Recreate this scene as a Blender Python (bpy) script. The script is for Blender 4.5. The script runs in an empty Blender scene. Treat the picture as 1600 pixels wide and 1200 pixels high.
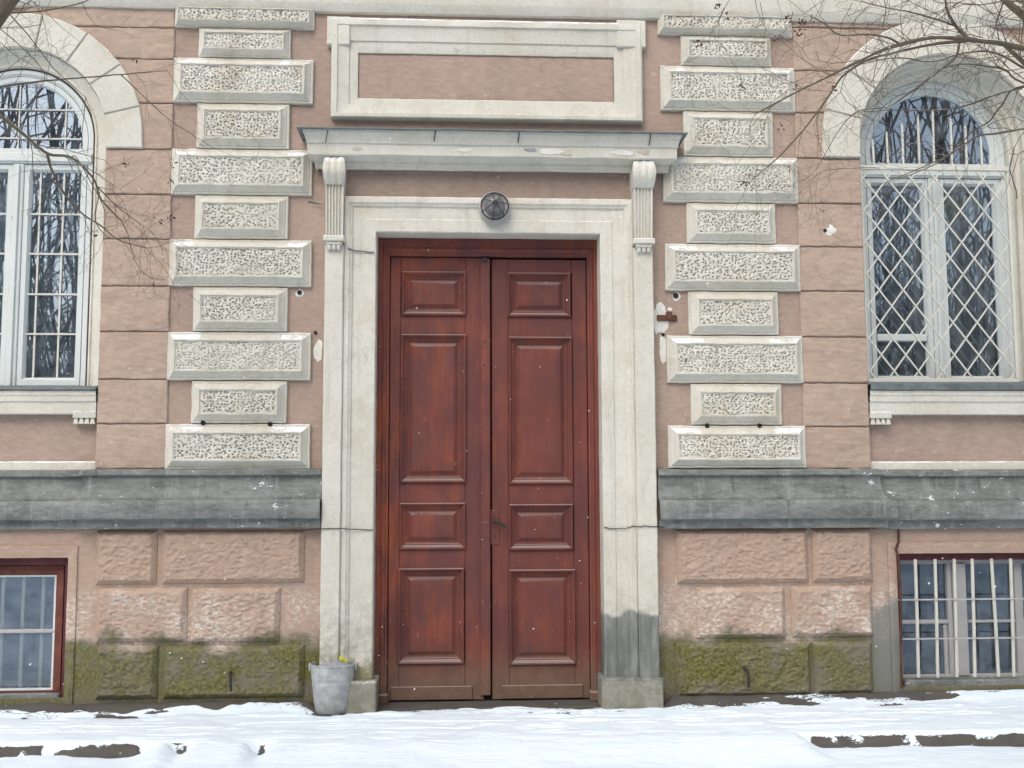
import bpy, math, random
import numpy as np
from mathutils import Matrix, Vector
random.seed(7); RNG = np.random.default_rng(11)
scene = bpy.context.scene
col = scene.collection

# ------------------------------------------------------------------ camera
FPX = 1640.0
YAW, PITCH, ROLL = math.radians(3.1), math.radians(5.37), math.radians(-0.19)
DIST = 7.0
_F = np.array([math.sin(YAW)*math.cos(PITCH), math.cos(YAW)*math.cos(PITCH), math.sin(PITCH)])
_r0 = np.array([math.cos(YAW), -math.sin(YAW), 0.0]); _u0 = np.cross(_r0, _F)
_R = _r0*math.cos(ROLL)+_u0*math.sin(ROLL); _U = -_r0*math.sin(ROLL)+_u0*math.cos(ROLL)
def ray(px, py): return _F+_R*(px-800)/FPX-_U*(py-600)/FPX
_d = ray(763, 700); _e = ray(990, 1108)
CAM = np.array([-_d[0]/_d[1]*DIST, -DIST, -_e[2]/_e[1]*(DIST-0.13)])
def U(px, py, y=0.0):
    """photo pixel -> (x, z) on the wall-parallel plane at depth y"""
    d = ray(px, py); t = (y-CAM[1])/d[1]
    return CAM[0]+d[0]*t, CAM[2]+d[2]*t
def U3(px, py, y): x, z = U(px, py, y); return np.array([x, y, z])
def G(px, py, z=0.0):
    d = ray(px, py); t = (z-CAM[2])/d[2]; return CAM+d*t
cd = bpy.data.cameras.new('camera'); cam = bpy.data.objects.new('camera', cd); col.objects.link(cam)
m = Matrix.Identity(4)
for i in range(3): m[i][0] = _R[i]; m[i][1] = _U[i]; m[i][2] = -_F[i]; m[i][3] = CAM[i]
cam.matrix_world = m
cd.sensor_width = 36; cd.sensor_fit = 'HORIZONTAL'; cd.lens = 36*FPX/1600; cd.clip_end = 400; cd.clip_start = 0.05
scene.camera = cam
# ------------------------------------------------------------------ sky, sun, exposure
SUN_EL, SUN_AZ = math.radians(46), math.radians(205)      # azimuth from +Y clockwise: behind the camera, a little to the left
w = bpy.data.worlds.new('World'); scene.world = w; w.use_nodes = True
nt = w.node_tree; nt.nodes.clear()
sk = nt.nodes.new('ShaderNodeTexSky'); sk.sky_type = 'NISHITA'; sk.sun_disc = False
sk.sun_elevation = SUN_EL; sk.sun_rotation = SUN_AZ; sk.dust_density = 4; sk.air_density = 1.2; sk.ozone_density = 1
hs = nt.nodes.new('ShaderNodeHueSaturation'); hs.inputs['Saturation'].default_value = 0.55
bg = nt.nodes.new('ShaderNodeBackground'); bg.inputs[1].default_value = 0.15
wo = nt.nodes.new('ShaderNodeOutputWorld')
nt.links.new(sk.outputs[0], hs.inputs['Color']); nt.links.new(hs.outputs[0], bg.inputs[0]); nt.links.new(bg.outputs[0], wo.inputs[0])
sl = bpy.data.lights.new('sun', 'SUN'); sl.energy = 0.55; sl.angle = math.radians(45); sl.color = (1, .985, .955)
so = bpy.data.objects.new('sun', sl); col.objects.link(so)
sd = Vector((math.sin(SUN_AZ)*math.cos(SUN_EL), math.cos(SUN_AZ)*math.cos(SUN_EL), math.sin(SUN_EL)))
so.rotation_euler = sd.to_track_quat('Z', 'Y').to_euler(); so.location = sd*30
scene.view_settings.view_transform = 'Standard'; scene.view_settings.look = 'None'
scene.view_settings.exposure = 0.52; scene.view_settings.gamma = 1
scene.render.engine = 'CYCLES'

# ------------------------------------------------------------------ numpy noise
def _hash(ix, iy, iz):
    h = (ix*374761393+iy*668265263+iz*2147483647+1013904223) & 0xffffffff
    h = ((h ^ (h >> 13))*1274126177) & 0xffffffff
    return ((h ^ (h >> 16)) & 0xffff)/65535.0
def vnoise(p):
    p = np.asarray(p, float); i = np.floor(p).astype(np.int64); f = p-i; f = f*f*(3-2*f); r = 0
    for a in (0, 1):
        for b in (0, 1):
            for c in (0, 1):
                wgt = (f[..., 0] if a else 1-f[..., 0])*(f[..., 1] if b else 1-f[..., 1])*(f[..., 2] if c else 1-f[..., 2])
                r = r+wgt*_hash(i[..., 0]+a, i[..., 1]+b, i[..., 2]+c)
    return r*2-1
def fbm(p, o=3):
    p = np.asarray(p, float); s = 0; a = 1
    for k in range(o): s = s+a*vnoise(p*2**k+k*17.3); a *= .5
    return s
def xyz(x, y, z): return np.stack(np.broadcast_arrays(np.asarray(x, float), np.asarray(y, float), np.asarray(z, float)), -1)
def worley(x, z, sx, sz, seed=0):
    """distance to the nearest jittered cell point, in cell units"""
    u = x/sx; v = z/sz; iu = np.floor(u).astype(np.int64); iv = np.floor(v).astype(np.int64); best = np.full(np.shape(u), 9.0); rr = np.zeros(np.shape(u))
    for a in (-1, 0, 1):
        for b in (-1, 0, 1):
            hx = _hash(iu+a, iv+b, np.int64(seed)); hz = _hash(iu+a, iv+b, np.int64(seed+77)); hr = _hash(iu+a, iv+b, np.int64(seed+191))
            d = np.hypot(iu+a+.1+.8*hx-u, iv+b+.1+.8*hz-v)
            k = d < best; best = np.where(k, d, best); rr = np.where(k, hr, rr)
    return best, rr
def sstep(a, b, x): t = np.clip((x-a)/(b-a), 0, 1); return t*t*(3-2*t)

# ------------------------------------------------------------------ materials
class NT:
    def __init__(s, name):
        s.m = bpy.data.materials.new(name); s.m.use_nodes = True; s.t = s.m.node_tree; s.t.nodes.clear()
        s.out = s.n('ShaderNodeOutputMaterial'); s.b = s.n('ShaderNodeBsdfPrincipled'); s.l(s.b.outputs[0], s.out.inputs[0])
        s.pos = s.n('ShaderNodeNewGeometry').outputs['Position']; s.nor = s.n('ShaderNodeNewGeometry').outputs['Normal']
        sx = s.n('ShaderNodeSeparateXYZ'); s.l(s.pos, sx.inputs[0]); s.x, s.y, s.z = sx.outputs
        sn = s.n('ShaderNodeSeparateXYZ'); s.l(s.nor, sn.inputs[0]); s.nz = sn.outputs[2]
    def n(s, t, **k):
        o = s.t.nodes.new(t)
        for a, v in k.items(): setattr(o, a, v)
        return o
    def l(s, a, b): s.t.links.new(a, b)
    def put(s, sock, v):
        if isinstance(v, bpy.types.NodeSocket): s.l(v, sock)
        elif isinstance(v, (tuple, list)) and len(v) == 3 and sock.type == 'RGBA': sock.default_value = (*v, 1)
        else: sock.default_value = v
    def vec(s, sx, sy, sz, off=(0, 0, 0)):
        o = s.n('ShaderNodeVectorMath', operation='MULTIPLY_ADD'); s.l(s.pos, o.inputs[0]); o.inputs[1].default_value = (sx, sy, sz); o.inputs[2].default_value = off; return o.outputs[0]
    def noise(s, scale, detail=4, rough=.55, vec=None, dist=0):
        o = s.n('ShaderNodeTexNoise'); s.l(vec if vec is not None else s.pos, o.inputs['Vector'])
        o.inputs['Scale'].default_value = scale; o.inputs['Detail'].default_value = detail; o.inputs['Roughness'].default_value = rough; o.inputs['Distortion'].default_value = dist
        return o.outputs['Fac']
    def ramp(s, v, a, b, lo=0., hi=1., smooth=True):
        o = s.n('ShaderNodeMapRange', interpolation_type='SMOOTHSTEP' if smooth else 'LINEAR'); s.put(o.inputs[0], v)
        for i, q in enumerate((a, b, lo, hi)): o.inputs[i+1].default_value = q
        return o.outputs[0]
    def mth(s, op, a, b=0.):
        o = s.n('ShaderNodeMath', operation=op); s.put(o.inputs[0], a); s.put(o.inputs[1], b); return o.outputs[0]
    def mul(s, *a):
        r = a[0]
        for q in a[1:]: r = s.mth('MULTIPLY', r, q)
        return r
    def add(s, a, b): return s.mth('ADD', a, b)
    def mix(s, f, a, b):
        o = s.n('ShaderNodeMix', data_type='RGBA'); s.put(o.inputs[0], f); s.put(o.inputs[6], a); s.put(o.inputs[7], b); return o.outputs[2]
    def bump(s, h, strength=.4, dist=.01, prev=None):
        o = s.n('ShaderNodeBump'); s.put(o.inputs['Height'], h); o.inputs['Strength'].default_value = strength; o.inputs['Distance'].default_value = dist
        if prev is not None: s.l(prev, o.inputs['Normal'])
        return o.outputs[0]
    def crack(s, scale=1.3, wdt=.010, lo=.5, hi=.6):
        w_ = s.n('ShaderNodeVectorMath', operation='ADD'); nz = s.n('ShaderNodeTexNoise'); s.l(s.pos, nz.inputs['Vector']); nz.inputs['Scale'].default_value = 5; nz.inputs['Detail'].default_value = 5
        sc = s.n('ShaderNodeVectorMath', operation='SCALE'); s.l(nz.outputs['Color'], sc.inputs[0]); sc.inputs['Scale'].default_value = .30; s.l(s.pos, w_.inputs[0]); s.l(sc.outputs[0], w_.inputs[1])
        v = s.n('ShaderNodeTexVoronoi', feature='DISTANCE_TO_EDGE'); s.l(w_.outputs[0], v.inputs['Vector']); v.inputs['Scale'].default_value = scale
        return s.mul(s.ramp(v.outputs['Distance'], 0, wdt*scale*.5, 1, 0), s.ramp(s.noise(1.6, 3, .6, s.vec(1, 1, 1, (7, 3, 1))), lo, hi))
    def done(s, colr, rough=.85, bump=None, metal=0., spec=.3):
        s.put(s.b.inputs['Base Color'], colr); s.put(s.b.inputs['Roughness'], rough); s.put(s.b.inputs['Metallic'], metal); s.put(s.b.inputs['Specular IOR Level'], spec)
        if bump is not None: s.l(bump, s.b.inputs['Normal'])
        return s.m
SNOWC = (.86, .89, .93)
def m_pink(name='pink plaster', k=(1., 1., 1.)):
    t = NT(name); K = lambda *c: tuple(a*b for a, b in zip(c, k)); big = t.noise(1.3, 5, .6); mid = t.noise(7, 5, .65); fine = t.noise(60, 3)
    c = t.mix(t.ramp(big, .3, .7), K(.378, .288, .228), K(.452, .347, .274))
    c = t.mix(t.ramp(t.z, .9, 1.5), (.412, .298, .230), c)
    c = t.mix(t.mul(t.ramp(mid, .45, .75), .5), c, K(.345, .265, .215))
    sc = t.mul(t.ramp(t.noise(11, 5, .7, t.vec(1, 1, 2.6)), .60, .68), t.ramp(t.noise(2.1, 2), .45, .6))
    c = t.mix(t.mul(sc, .55), c, (.56, .47, .40))
    st = t.mul(t.ramp(t.noise(5, 4, .6, t.vec(1.6, 1.6, .12)), .55, .75), .35)          # rain streaks
    c = t.mix(st, c, K(.31, .25, .21))
    fs = t.noise(26, 5, .7, t.vec(.55, 1, 1.9)); c = t.mix(t.mul(t.ramp(fs, .42, .68), .38), c, K(.56, .425, .345)); c = t.mix(t.mul(t.ramp(fs, .52, .30), .30), c, K(.33, .235, .19))
    chip = t.mul(t.ramp(t.noise(17, 6, .78, t.vec(1, 1, 1.2, (2, 9, 4))), .655, .675), t.ramp(t.noise(1.5, 3, .5, t.vec(1, 1, 1, (5, 1, 2))), .50, .60))
    c = t.mix(t.mul(chip, .8), c, (.66, .63, .575))
    c = t.mix(t.mul(t.crack(), .55), c, (.20, .15, .125))
    # salts, damp and moss near the ground
    zn = t.add(t.z, t.mul(t.add(t.noise(3.2, 4, .6), -.5), .45))
    eff = t.mul(t.ramp(zn, .30, .42), t.ramp(zn, .66, .88, 1, 0), t.ramp(t.noise(42, 6, .8, t.vec(.7, 1, 1.3)), .42, .66), t.ramp(t.noise(3.1, 3), .35, .6))
    c = t.mix(t.mul(eff, .9), c, (.72, .67, .61))
    damp = t.ramp(zn, .40, .50, 1, 0)
    c = t.mix(t.mul(damp, .9), c, t.mix(t.noise(6, 4), (.10, .10, .08), (.22, .205, .165)))
    moss = t.mul(t.ramp(zn, .38, .48, 1, 0), t.ramp(zn, -.08, .14), t.ramp(t.noise(5.2, 6, .75, t.vec(1, 1, 1, (3, 0, 8))), .32, .56))
    c = t.mix(t.mul(moss, t.ramp(t.noise(2.2, 3), .3, .7, .6, .92)), c, t.mix(t.ramp(t.noise(48, 5, .75), .3, .7), (.045, .050, .015), (.225, .21, .060)))
    gx = t.mul(t.ramp(t.x, U(1352, 990)[0], U(1372, 990)[0]), t.ramp(t.x, U(1402, 990)[0], U(1425, 990)[0], 1, 0), t.ramp(zn, .62, .70, 1, 0))
    c = t.mix(t.mul(gx, .9), c, (.20, .205, .19))
    b = t.bump(t.add(t.mul(t.noise(38, 5, .7), 1.), t.mul(t.noise(150, 3, .6, t.vec(.6, 1, 1.5)), .4)), .8, .008)
    return t.done(c, .92, b, spec=.15)
def m_cream(name='cream stucco', dirt=1.0, stain=False, snow=.9):
    t = NT(name); big = t.noise(1.7, 5, .6); mid = t.noise(9, 5, .7)
    c = t.mix(t.ramp(big, .3, .7), (.575, .55, .475), (.66, .64, .57))
    c = t.mix(t.mul(t.ramp(mid, .5, .8), .5*dirt), c, (.47, .43, .34))
    c = t.mix(t.mul(t.ramp(t.noise(6, 5, .65, t.vec(1.7, 1.7, .16)), .52, .74), .42*dirt), c, (.43, .41, .355))
    c = t.mix(t.mul(t.ramp(t.noise(22, 5, .75), .6, .72), .6), c, (.78, .77, .72))
    c = t.mix(t.mul(t.ramp(t.noise(3.4, 5, .65, t.vec(1, 1, 1, (9, 4, 2))), .50, .72), .38*dirt), c, (.50, .445, .33))
    fs = t.noise(48, 5, .75); c = t.mix(t.mul(t.ramp(fs, .5, .28), .38), c, (.40, .375, .31)); c = t.mix(t.mul(t.ramp(fs, .55, .75), .4), c, (.76, .75, .70))
    peel = t.ramp(t.noise(7, 6, .75, t.vec(1, 1, 1.4, (3, 3, 9))), .665, .685); c = t.mix(t.mul(peel, .75), c, t.mix(t.noise(20, 3), (.42, .36, .29), (.52, .48, .42)))
    c = t.mix(t.mul(t.crack(1.3, .006, .52, .62), .35), c, (.22, .20, .165))
    sn = t.mul(t.ramp(t.nz, .35, .6), t.ramp(t.noise(13, 5, .7), .40, .55))
    c = t.mix(t.mul(sn, snow), c, SNOWC)
    if stain:
        zn = t.add(t.z, t.mul(t.add(t.noise(9, 4, .6, t.vec(1, 1, .35)), -.5), .28))
        dirtlow = t.mul(t.ramp(zn, .9, .35, 0, 1), t.ramp(t.noise(14, 6, .75), .38, .62))
        c = t.mix(t.mul(dirtlow, .75), c, (.33, .32, .27))
        ms = t.mul(t.ramp(zn, .36, .26, 0, 1), t.ramp(t.noise(7, 5, .7), .42, .6))
        c = t.mix(t.mul(ms, .7), c, (.16, .15, .05))
        c = t.mix(t.mul(t.ramp(t.z, .20, .17, 0, 1), .8), c, t.mix(t.noise(13, 5, .7), (.17, .165, .13), (.31, .30, .255)))
        zw = t.add(t.add(t.z, t.mul(t.add(t.noise(5.5, 3, .5, t.vec(1, 1, .5)), -.5), .20)), t.mul(t.add(t.noise(40, 4, .7), -.5), .05))
        wet = t.mul(t.ramp(zw, .575, .615, 1, 0), t.ramp(t.x, .3, .4), t.ramp(t.z, .170, .185))
        c = t.mix(t.mul(wet, .93), c, t.mix(t.ramp(t.noise(11, 4, .6, t.vec(1.5, 1, .3)), .35, .7), (.125, .135, .13), (.25, .26, .245)))
    b = t.bump(t.add(t.noise(45, 5, .7), t.mul(t.noise(160, 2), .35)), .9, .008)
    return t.done(c, .9, b, spec=.18)
def m_stone():
    t = NT('weathered grey stucco'); c = t.mix(t.ramp(t.noise(2.5, 5, .65, t.vec(1, 1, 3)), .3, .7), (.125, .132, .124), (.232, .242, .228))
    c = t.mix(t.mul(t.ramp(t.noise(7, 5, .65, t.vec(2.4, 2.4, .25)), .5, .7), .6), c, (.29, .305, .295))
    c = t.mix(t.mul(t.ramp(t.noise(8, 4, .6, t.vec(3, 3, .3, (5, 5, 1))), .58, .72), .6), c, (.07, .074, .068))
    fs = t.noise(30, 5, .75, t.vec(.5, 1, 1.6)); c = t.mix(t.mul(t.ramp(fs, .5, .7), .5), c, (.33, .34, .325)); c = t.mix(t.mul(t.ramp(fs, .5, .3), .45), c, (.075, .078, .072))
    ch = t.mul(t.ramp(t.noise(9, 5, .7, t.vec(1, 1, 2.2, (1, 2, 3))), .635, .655), t.ramp(t.noise(1.1, 1), .42, .52))
    c = t.mix(t.mul(ch, .9), c, (.78, .80, .82))
    b = t.bump(t.add(t.noise(30, 5, .7), t.mul(t.noise(120, 2), .3)), .5, .006)
    return t.done(c, .85, b, spec=.2)
def m_wood():
    t = NT('red brown door paint'); g = t.noise(9, 6, .65, t.vec(6, 6, .35)); big = t.noise(1.6, 3)
    c = t.mix(t.ramp(big, .3, .7), (.135, .042, .034), (.19, .056, .042))
    c = t.mix(t.mul(t.ramp(g, .45, .75), .55), c, (.25, .076, .047))
    orange = t.mul(t.ramp(t.x, -.55, -.66), t.ramp(t.z, 2.9, 1.6), t.ramp(g, .3, .6))
    c = t.mix(t.mul(orange, .55), c, (.38, .10, .040))
    c = t.mix(t.mul(t.ramp(t.noise(5, 4), .5, .75), .35), c, (.16, .075, .068))
    c = t.mix(t.mul(t.ramp(t.noise(2.3, 5, .65, t.vec(2.2, 2, .8, (4, 1, 6))), .46, .66), .55), c, t.mix(g, (.17, .040, .018), (.33, .092, .040)))
    c = t.mix(t.mul(t.ramp(t.noise(2.1, 4, .6, t.vec(2, 2, 1, (1, 7, 2))), .42, .62), .7), c, (.098, .040, .041))
    c = t.mix(t.mul(t.ramp(t.noise(19, 6, .7, t.vec(5, 5, .25)), .56, .72), .5), c, (.085, .024, .018))
    c = t.mix(t.mul(t.ramp(t.x, U(764, 700, .15)[0], U(767, 700, .15)[0]), t.ramp(t.x, .64, .66, 1, 0), t.ramp(t.noise(2.6, 4, .6), .25, .6), .55), c, (.105, .036, .034))
    scr = t.mul(t.ramp(t.noise(34, 4, .7, t.vec(1, 1, .3, (2, 2, 2))), .67, .69), t.ramp(t.z, 1.2, .5, .15, 1)); c = t.mix(t.mul(scr, .6), c, (.40, .26, .20))
    zn = t.add(t.z, t.mul(t.add(t.noise(6, 4, .6), -.5), .25))
    c = t.mix(t.mul(t.ramp(zn, .42, .04, 0, 1), .85), c, t.mix(t.noise(14, 4), (.10, .065, .045), (.22, .15, .11)))
    spk = t.mul(t.ramp(t.noise(55, 3, .6), .73, .76), t.ramp(t.noise(3, 2), .45, .6))
    c = t.mix(t.mul(spk, .7), c, (.45, .36, .30))
    c = t.mix(t.mul(t.ramp(t.nz, .4, .7), .75), c, (.30, .24, .225))
    crack = t.ramp(t.noise(14, 4, .6, t.vec(9, 9, .22)), .60, .66)
    b = t.bump(t.add(t.mul(g, 1.), t.mul(crack, -.8)), .35, .004)
    return t.done(c, t.ramp(t.noise(8, 3), .3, .7, .48, .75), b, spec=.25)
def m_white(name='white window paint', c0=(.53, .565, .55), c1=(.63, .66, .645)):
    t = NT(name); c = t.mix(t.noise(5, 4), c0, c1)
    ch = t.ramp(t.noise(18, 5, .75, t.vec(1, 1, .6)), .66, .70)
    c = t.mix(t.mul(ch, .8), c, (.36, .28, .22))
    c = t.mix(t.mul(t.ramp(t.noise(4, 4, .6, t.vec(4, 4, .4)), .5, .8), .45), c, (.48, .50, .47))
    return t.done(c, .55, t.bump(t.noise(40, 4, .6, t.vec(3, 3, .4)), .25, .003), spec=.35)
def m_plain(name, c, rough=.6, metal=0., var=.25, scale=14, bump=.2, spec=.35):
    t = NT(name); d = tuple(q*(1-var) for q in c); e = tuple(min(1, q*(1+var)) for q in c)
    return t.done(t.mix(t.ramp(t.noise(scale, 5, .65), .3, .7), d, e), rough, t.bump(t.noise(scale*5, 4), bump, .003), metal, spec)
def m_glass(name='window glass', refl=.25, tint=(.92, .96, .97)):
    t = NT(name); s = t.t; s.nodes.remove(t.b)
    tr = t.n('ShaderNodeBsdfTransparent'); tr.inputs[0].default_value = (*tint, 1)
    gl = t.n('ShaderNodeBsdfGlossy'); gl.inputs['Roughness'].default_value = .004; gl.inputs[0].default_value = (.70, .84, 1, 1)
    bp = t.bump(t.noise(1.1, 2, .4), .05, .02); t.l(bp, gl.inputs['Normal'])      # old drawn glass is slightly wavy
    fr = t.n('ShaderNodeFresnel'); fr.inputs[0].default_value = 1.45
    f = t.mth('MINIMUM', t.add(t.mul(fr.outputs[0], 1.6), refl-.055), 1.0)
    df = t.n('ShaderNodeBsdfDiffuse'); df.inputs[0].default_value = (.36, .43, .52, 1)
    dm = t.n('ShaderNodeMixShader'); t.put(dm.inputs[0], t.mul(t.ramp(t.noise(9, 5, .7), .25, .75), .30)); t.l(tr.outputs[0], dm.inputs[1]); t.l(df.outputs[0], dm.inputs[2])
    mx = t.n('ShaderNodeMixShader'); t.put(mx.inputs[0], f); t.l(dm.outputs[0], mx.inputs[1]); t.l(gl.outputs[0], mx.inputs[2])
    t.l(mx.outputs[0], t.out.inputs[0]); return t.m
def m_bark():
    t = NT('bark'); c = t.mix(t.noise(30, 4), (.075, .060, .045), (.17, .14, .105))
    c = t.mix(t.mul(t.ramp(t.noise(9, 3), .5, .7), .5), c, (.15, .15, .07))
    c = t.mix(t.mul(t.ramp(t.nz, .55, .8), t.ramp(t.noise(9, 3), .47, .56)), c, SNOWC)
    return t.done(c, .9, t.bump(t.noise(80, 3), .4, .003), spec=.15)
def m_snow(thin=False):
    t = NT('thin snow' if thin else 'snow'); c = t.mix(t.noise(3, 5, .7), (.73, .835, .925), (.80, .885, .955))
    c = t.mix(t.mul(t.ramp(t.noise(12, 5, .7, t.vec(1, 5, 1)), .58, .72), .35), c, (.62, .69, .77))
    if thin:                                                     # grains thin out where the layer ends
        a = t.n('ShaderNodeAttribute', attribute_name='thick'); k = t.ramp(t.add(a.outputs['Fac'], t.mul(t.add(t.noise(70, 5, .75, t.vec(.6, 1.6, 1)), -.5), .042)), .000, .0035)
        tr = t.n('ShaderNodeBsdfTransparent'); mx = t.n('ShaderNodeMixShader'); t.l(k, mx.inputs[0]); t.l(tr.outputs[0], mx.inputs[1]); t.l(t.b.outputs[0], mx.inputs[2]); t.l(mx.outputs[0], t.out.inputs[0])
    return t.done(c, .75, t.bump(t.add(t.noise(18, 5, .7, t.vec(1, 3.5, 1)), t.mul(t.noise(120, 3), .3)), .55, .016), spec=.3)
def m_pave():
    t = NT('wet concrete'); c = t.mix(t.noise(6, 6, .7), (.052, .048, .048), (.135, .122, .108))
    c = t.mix(t.mul(t.ramp(t.noise(5, 4), .5, .7), .35), c, (.10, .10, .05))
    return t.done(c, .75, t.bump(t.noise(35, 5, .7), .7, .012), spec=.3)
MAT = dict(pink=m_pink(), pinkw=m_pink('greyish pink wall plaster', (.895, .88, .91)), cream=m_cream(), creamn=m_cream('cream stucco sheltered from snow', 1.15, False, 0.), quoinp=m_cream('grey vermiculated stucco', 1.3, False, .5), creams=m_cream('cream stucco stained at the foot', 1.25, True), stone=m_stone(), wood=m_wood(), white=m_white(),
           grille=m_white('cream grille paint', (.52, .51, .44), (.62, .61, .55)), wred=m_plain('dark red basement frame paint', (.085, .020, .024), .6),
           wsash=m_plain('rust red sash paint', (.155, .050, .036), .7), lilac=m_white('greyish lilac sash paint', (.36, .35, .35), (.44, .43, .43)), glass=m_glass(), glassd=m_glass('dusty basement glass', .09), glassb=m_glass('basement glass', .15), zinc=m_plain('grey zinc sheet', (.14, .165, .17), .6, .2),
           galv=m_plain('galvanised bucket steel', (.42, .435, .44), .6, .2, .2, 22), iron=m_plain('dark iron', (.05, .048, .045), .6, .4), rust=m_plain('rusty iron', (.10, .045, .03), .85, .1, .4),
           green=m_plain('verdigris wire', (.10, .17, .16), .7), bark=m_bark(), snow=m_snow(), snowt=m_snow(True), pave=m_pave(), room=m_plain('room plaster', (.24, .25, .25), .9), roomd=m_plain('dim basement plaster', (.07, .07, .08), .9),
           curtain=m_plain('olive curtain cloth', (.27, .26, .13), .95, 0, .35, 6), lace=m_plain('pale net curtain', (.42, .45, .46), .95, 0, .2, 8), lampglass=None, rag=m_plain('grey wet rag', (.28, .30, .32), .9), yellow=m_plain('yellow sponge', (.62, .62, .10), .9),
           yellowed=m_plain('stained bare plaster', (.50, .44, .35), .95, 0, .15, 30, .5), darkw=m_plain('bare brown frame wood', (.075, .05, .042), .8), leaf=m_plain('dry brown seed cluster', (.085, .035, .028), .9), paleplaster=m_plain('bare pale plaster', (.68, .67, .62), .95, 0, .1, 30, .5), hole=m_plain('drilled hole', (.03, .028, .026), 1))
def m_lamp():
    t = NT('dusty lamp glass'); return t.done(t.mix(t.noise(16, 4), (.12, .12, .125), (.24, .235, .24)), .22, None, spec=.6)
MAT['lampglass'] = m_lamp()

# ------------------------------------------------------------------ mesh builder
class MB:
    def __init__(s): s.v = []; s.f = []
    def add(s, v, f):
        o = len(s.v); s.v.extend([tuple(map(float, q)) for q in v]); s.f.extend([tuple(i+o for i in q) for q in f]); return s
    def box(s, x0, x1, y0, y1, z0, z1, c=.004):
        x0, x1 = min(x0, x1), max(x0, x1); y0, y1 = min(y0, y1), max(y0, y1); z0, z1 = min(z0, z1), max(z0, z1)
        c = min(c, (x1-x0)*.3, (y1-y0)*.3, (z1-z0)*.3); lo = (x0, y0, z0); hi = (x1, y1, z1); V = []; ix = {}
        for sx in (0, 1):
            for sy in (0, 1):
                for sz in (0, 1):
                    sg = (sx, sy, sz)
                    for a in range(3):      # corner vertex lying on the face with normal axis a
                        p = [(hi[k] if sg[k] else lo[k]) if k == a else ((hi[k]-c) if sg[k] else (lo[k]+c)) for k in range(3)]
                        ix[sg, a] = len(V); V.append(p)
        Fc = []
        for a in range(3):
            b, d = (a+1) % 3, (a+2) % 3
            for sgn in (0, 1):
                q = []
                for (i, j) in ((0, 0), (1, 0), (1, 1), (0, 1)):
                    g = [0]*3; g[a] = sgn; g[b] = i; g[d] = j; q.append(ix[tuple(g), a])
                Fc.append(q if sgn else q[::-1])
            for i in (0, 1):
                for j in (0, 1):            # edge along axis a
                    g0 = [0]*3; g0[a] = 0; g0[b] = i; g0[d] = j; g1 = list(g0); g1[a] = 1
                    q = [ix[tuple(g0), b], ix[tuple(g1), b], ix[tuple(g1), d], ix[tuple(g0), d]]
                    Fc.append(q if (i == j) else q[::-1])
        for sx in (0, 1):
            for sy in (0, 1):
                for sz in (0, 1):
                    q = [ix[(sx, sy, sz), k] for k in range(3)]; Fc.append(q if (sx+sy+sz) % 2 else q[::-1])
        return s.add(V, Fc)
    def rings(s, R, closed=True, flip=False):
        R = [np.asarray(r, float) for r in R]; n = len(R[0]); V = np.concatenate(R); Fc = []
        for k in range(len(R)-1):
            for i in range(n if closed else n-1):
                j = (i+1) % n; q = (k*n+i, k*n+j, (k+1)*n+j, (k+1)*n+i); Fc.append(q[::-1] if flip else q)
        return s.add(V, Fc)
    def tube(s, P, r, n=6, cap=True):
        P = [np.asarray(p, float) for p in P]; rs = [r]*len(P) if np.isscalar(r) else r; R = []; up = None
        for i, p in enumerate(P):
            d = P[min(i+1, len(P)-1)]-P[max(i-1, 0)]; d = d/(np.linalg.norm(d)+1e-9)
            if up is None: up = np.array([0, 0, 1.]) if abs(d[2]) < .9 else np.array([1., 0, 0])
            a = np.cross(d, up); a /= np.linalg.norm(a)+1e-9; b = np.cross(a, d); up = b
            R.append([p+rs[i]*(a*math.cos(q)+b*math.sin(q)) for q in np.linspace(0, 2*math.pi, n, endpoint=False)])
        s.rings(R)
        if cap:
            o = len(s.v)-n*len(P); s.f.append(tuple(range(o, o+n))); s.f.append(tuple(range(len(s.v)-1, len(s.v)-n-1, -1)))
        return s
    def lathe(s, prof, c, axis='z', n=32):
        R = []
        for r, h in prof:
            q = np.linspace(0, 2*math.pi, n, endpoint=False)
            if axis == 'z': R.append(np.stack([c[0]+r*np.cos(q), c[1]+r*np.sin(q), c[2]+h+0*q], -1))
            else: R.append(np.stack([c[0]+r*np.cos(q), c[1]-h+0*q, c[2]+r*np.sin(q)], -1))
        return s.rings(R)
    def build(s, name, mat, parent=None, jit=0., freq=14., smooth=35):
        V = np.array(s.v)
        if jit:
            V = V+jit*np.stack([vnoise(V*freq+q) for q in (3.1, 41.7, 97.3)], -1)*np.array([.7, 1, .7])
        me = bpy.data.meshes.new(name); me.from_pydata(V.tolist(), [], s.f); me.validate(); me.update()
        if smooth:
            me.polygons.foreach_set('use_smooth', [True]*len(me.polygons)); me.set_sharp_from_angle(angle=math.radians(smooth))
        me.materials.append(MAT[mat] if isinstance(mat, str) else mat)
        o = bpy.data.objects.new(name, me); col.objects.link(o)
        if parent is not None: o.parent = parent
        return o
def tag(o, label=None, cat=None, group=None, kind=None):
    for k, v in (('label', label), ('category', cat), ('group', group), ('kind', kind)):
        if v: o[k] = v
    return o
def empty(name, loc=(0, 0, 0)):
    o = bpy.data.objects.new(name, None); col.objects.link(o); o.location = loc; o.empty_display_size = .1; return o
def subdiv(a, b, cell): return np.linspace(a, b, max(2, int(abs(b-a)/cell)+2))
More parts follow.
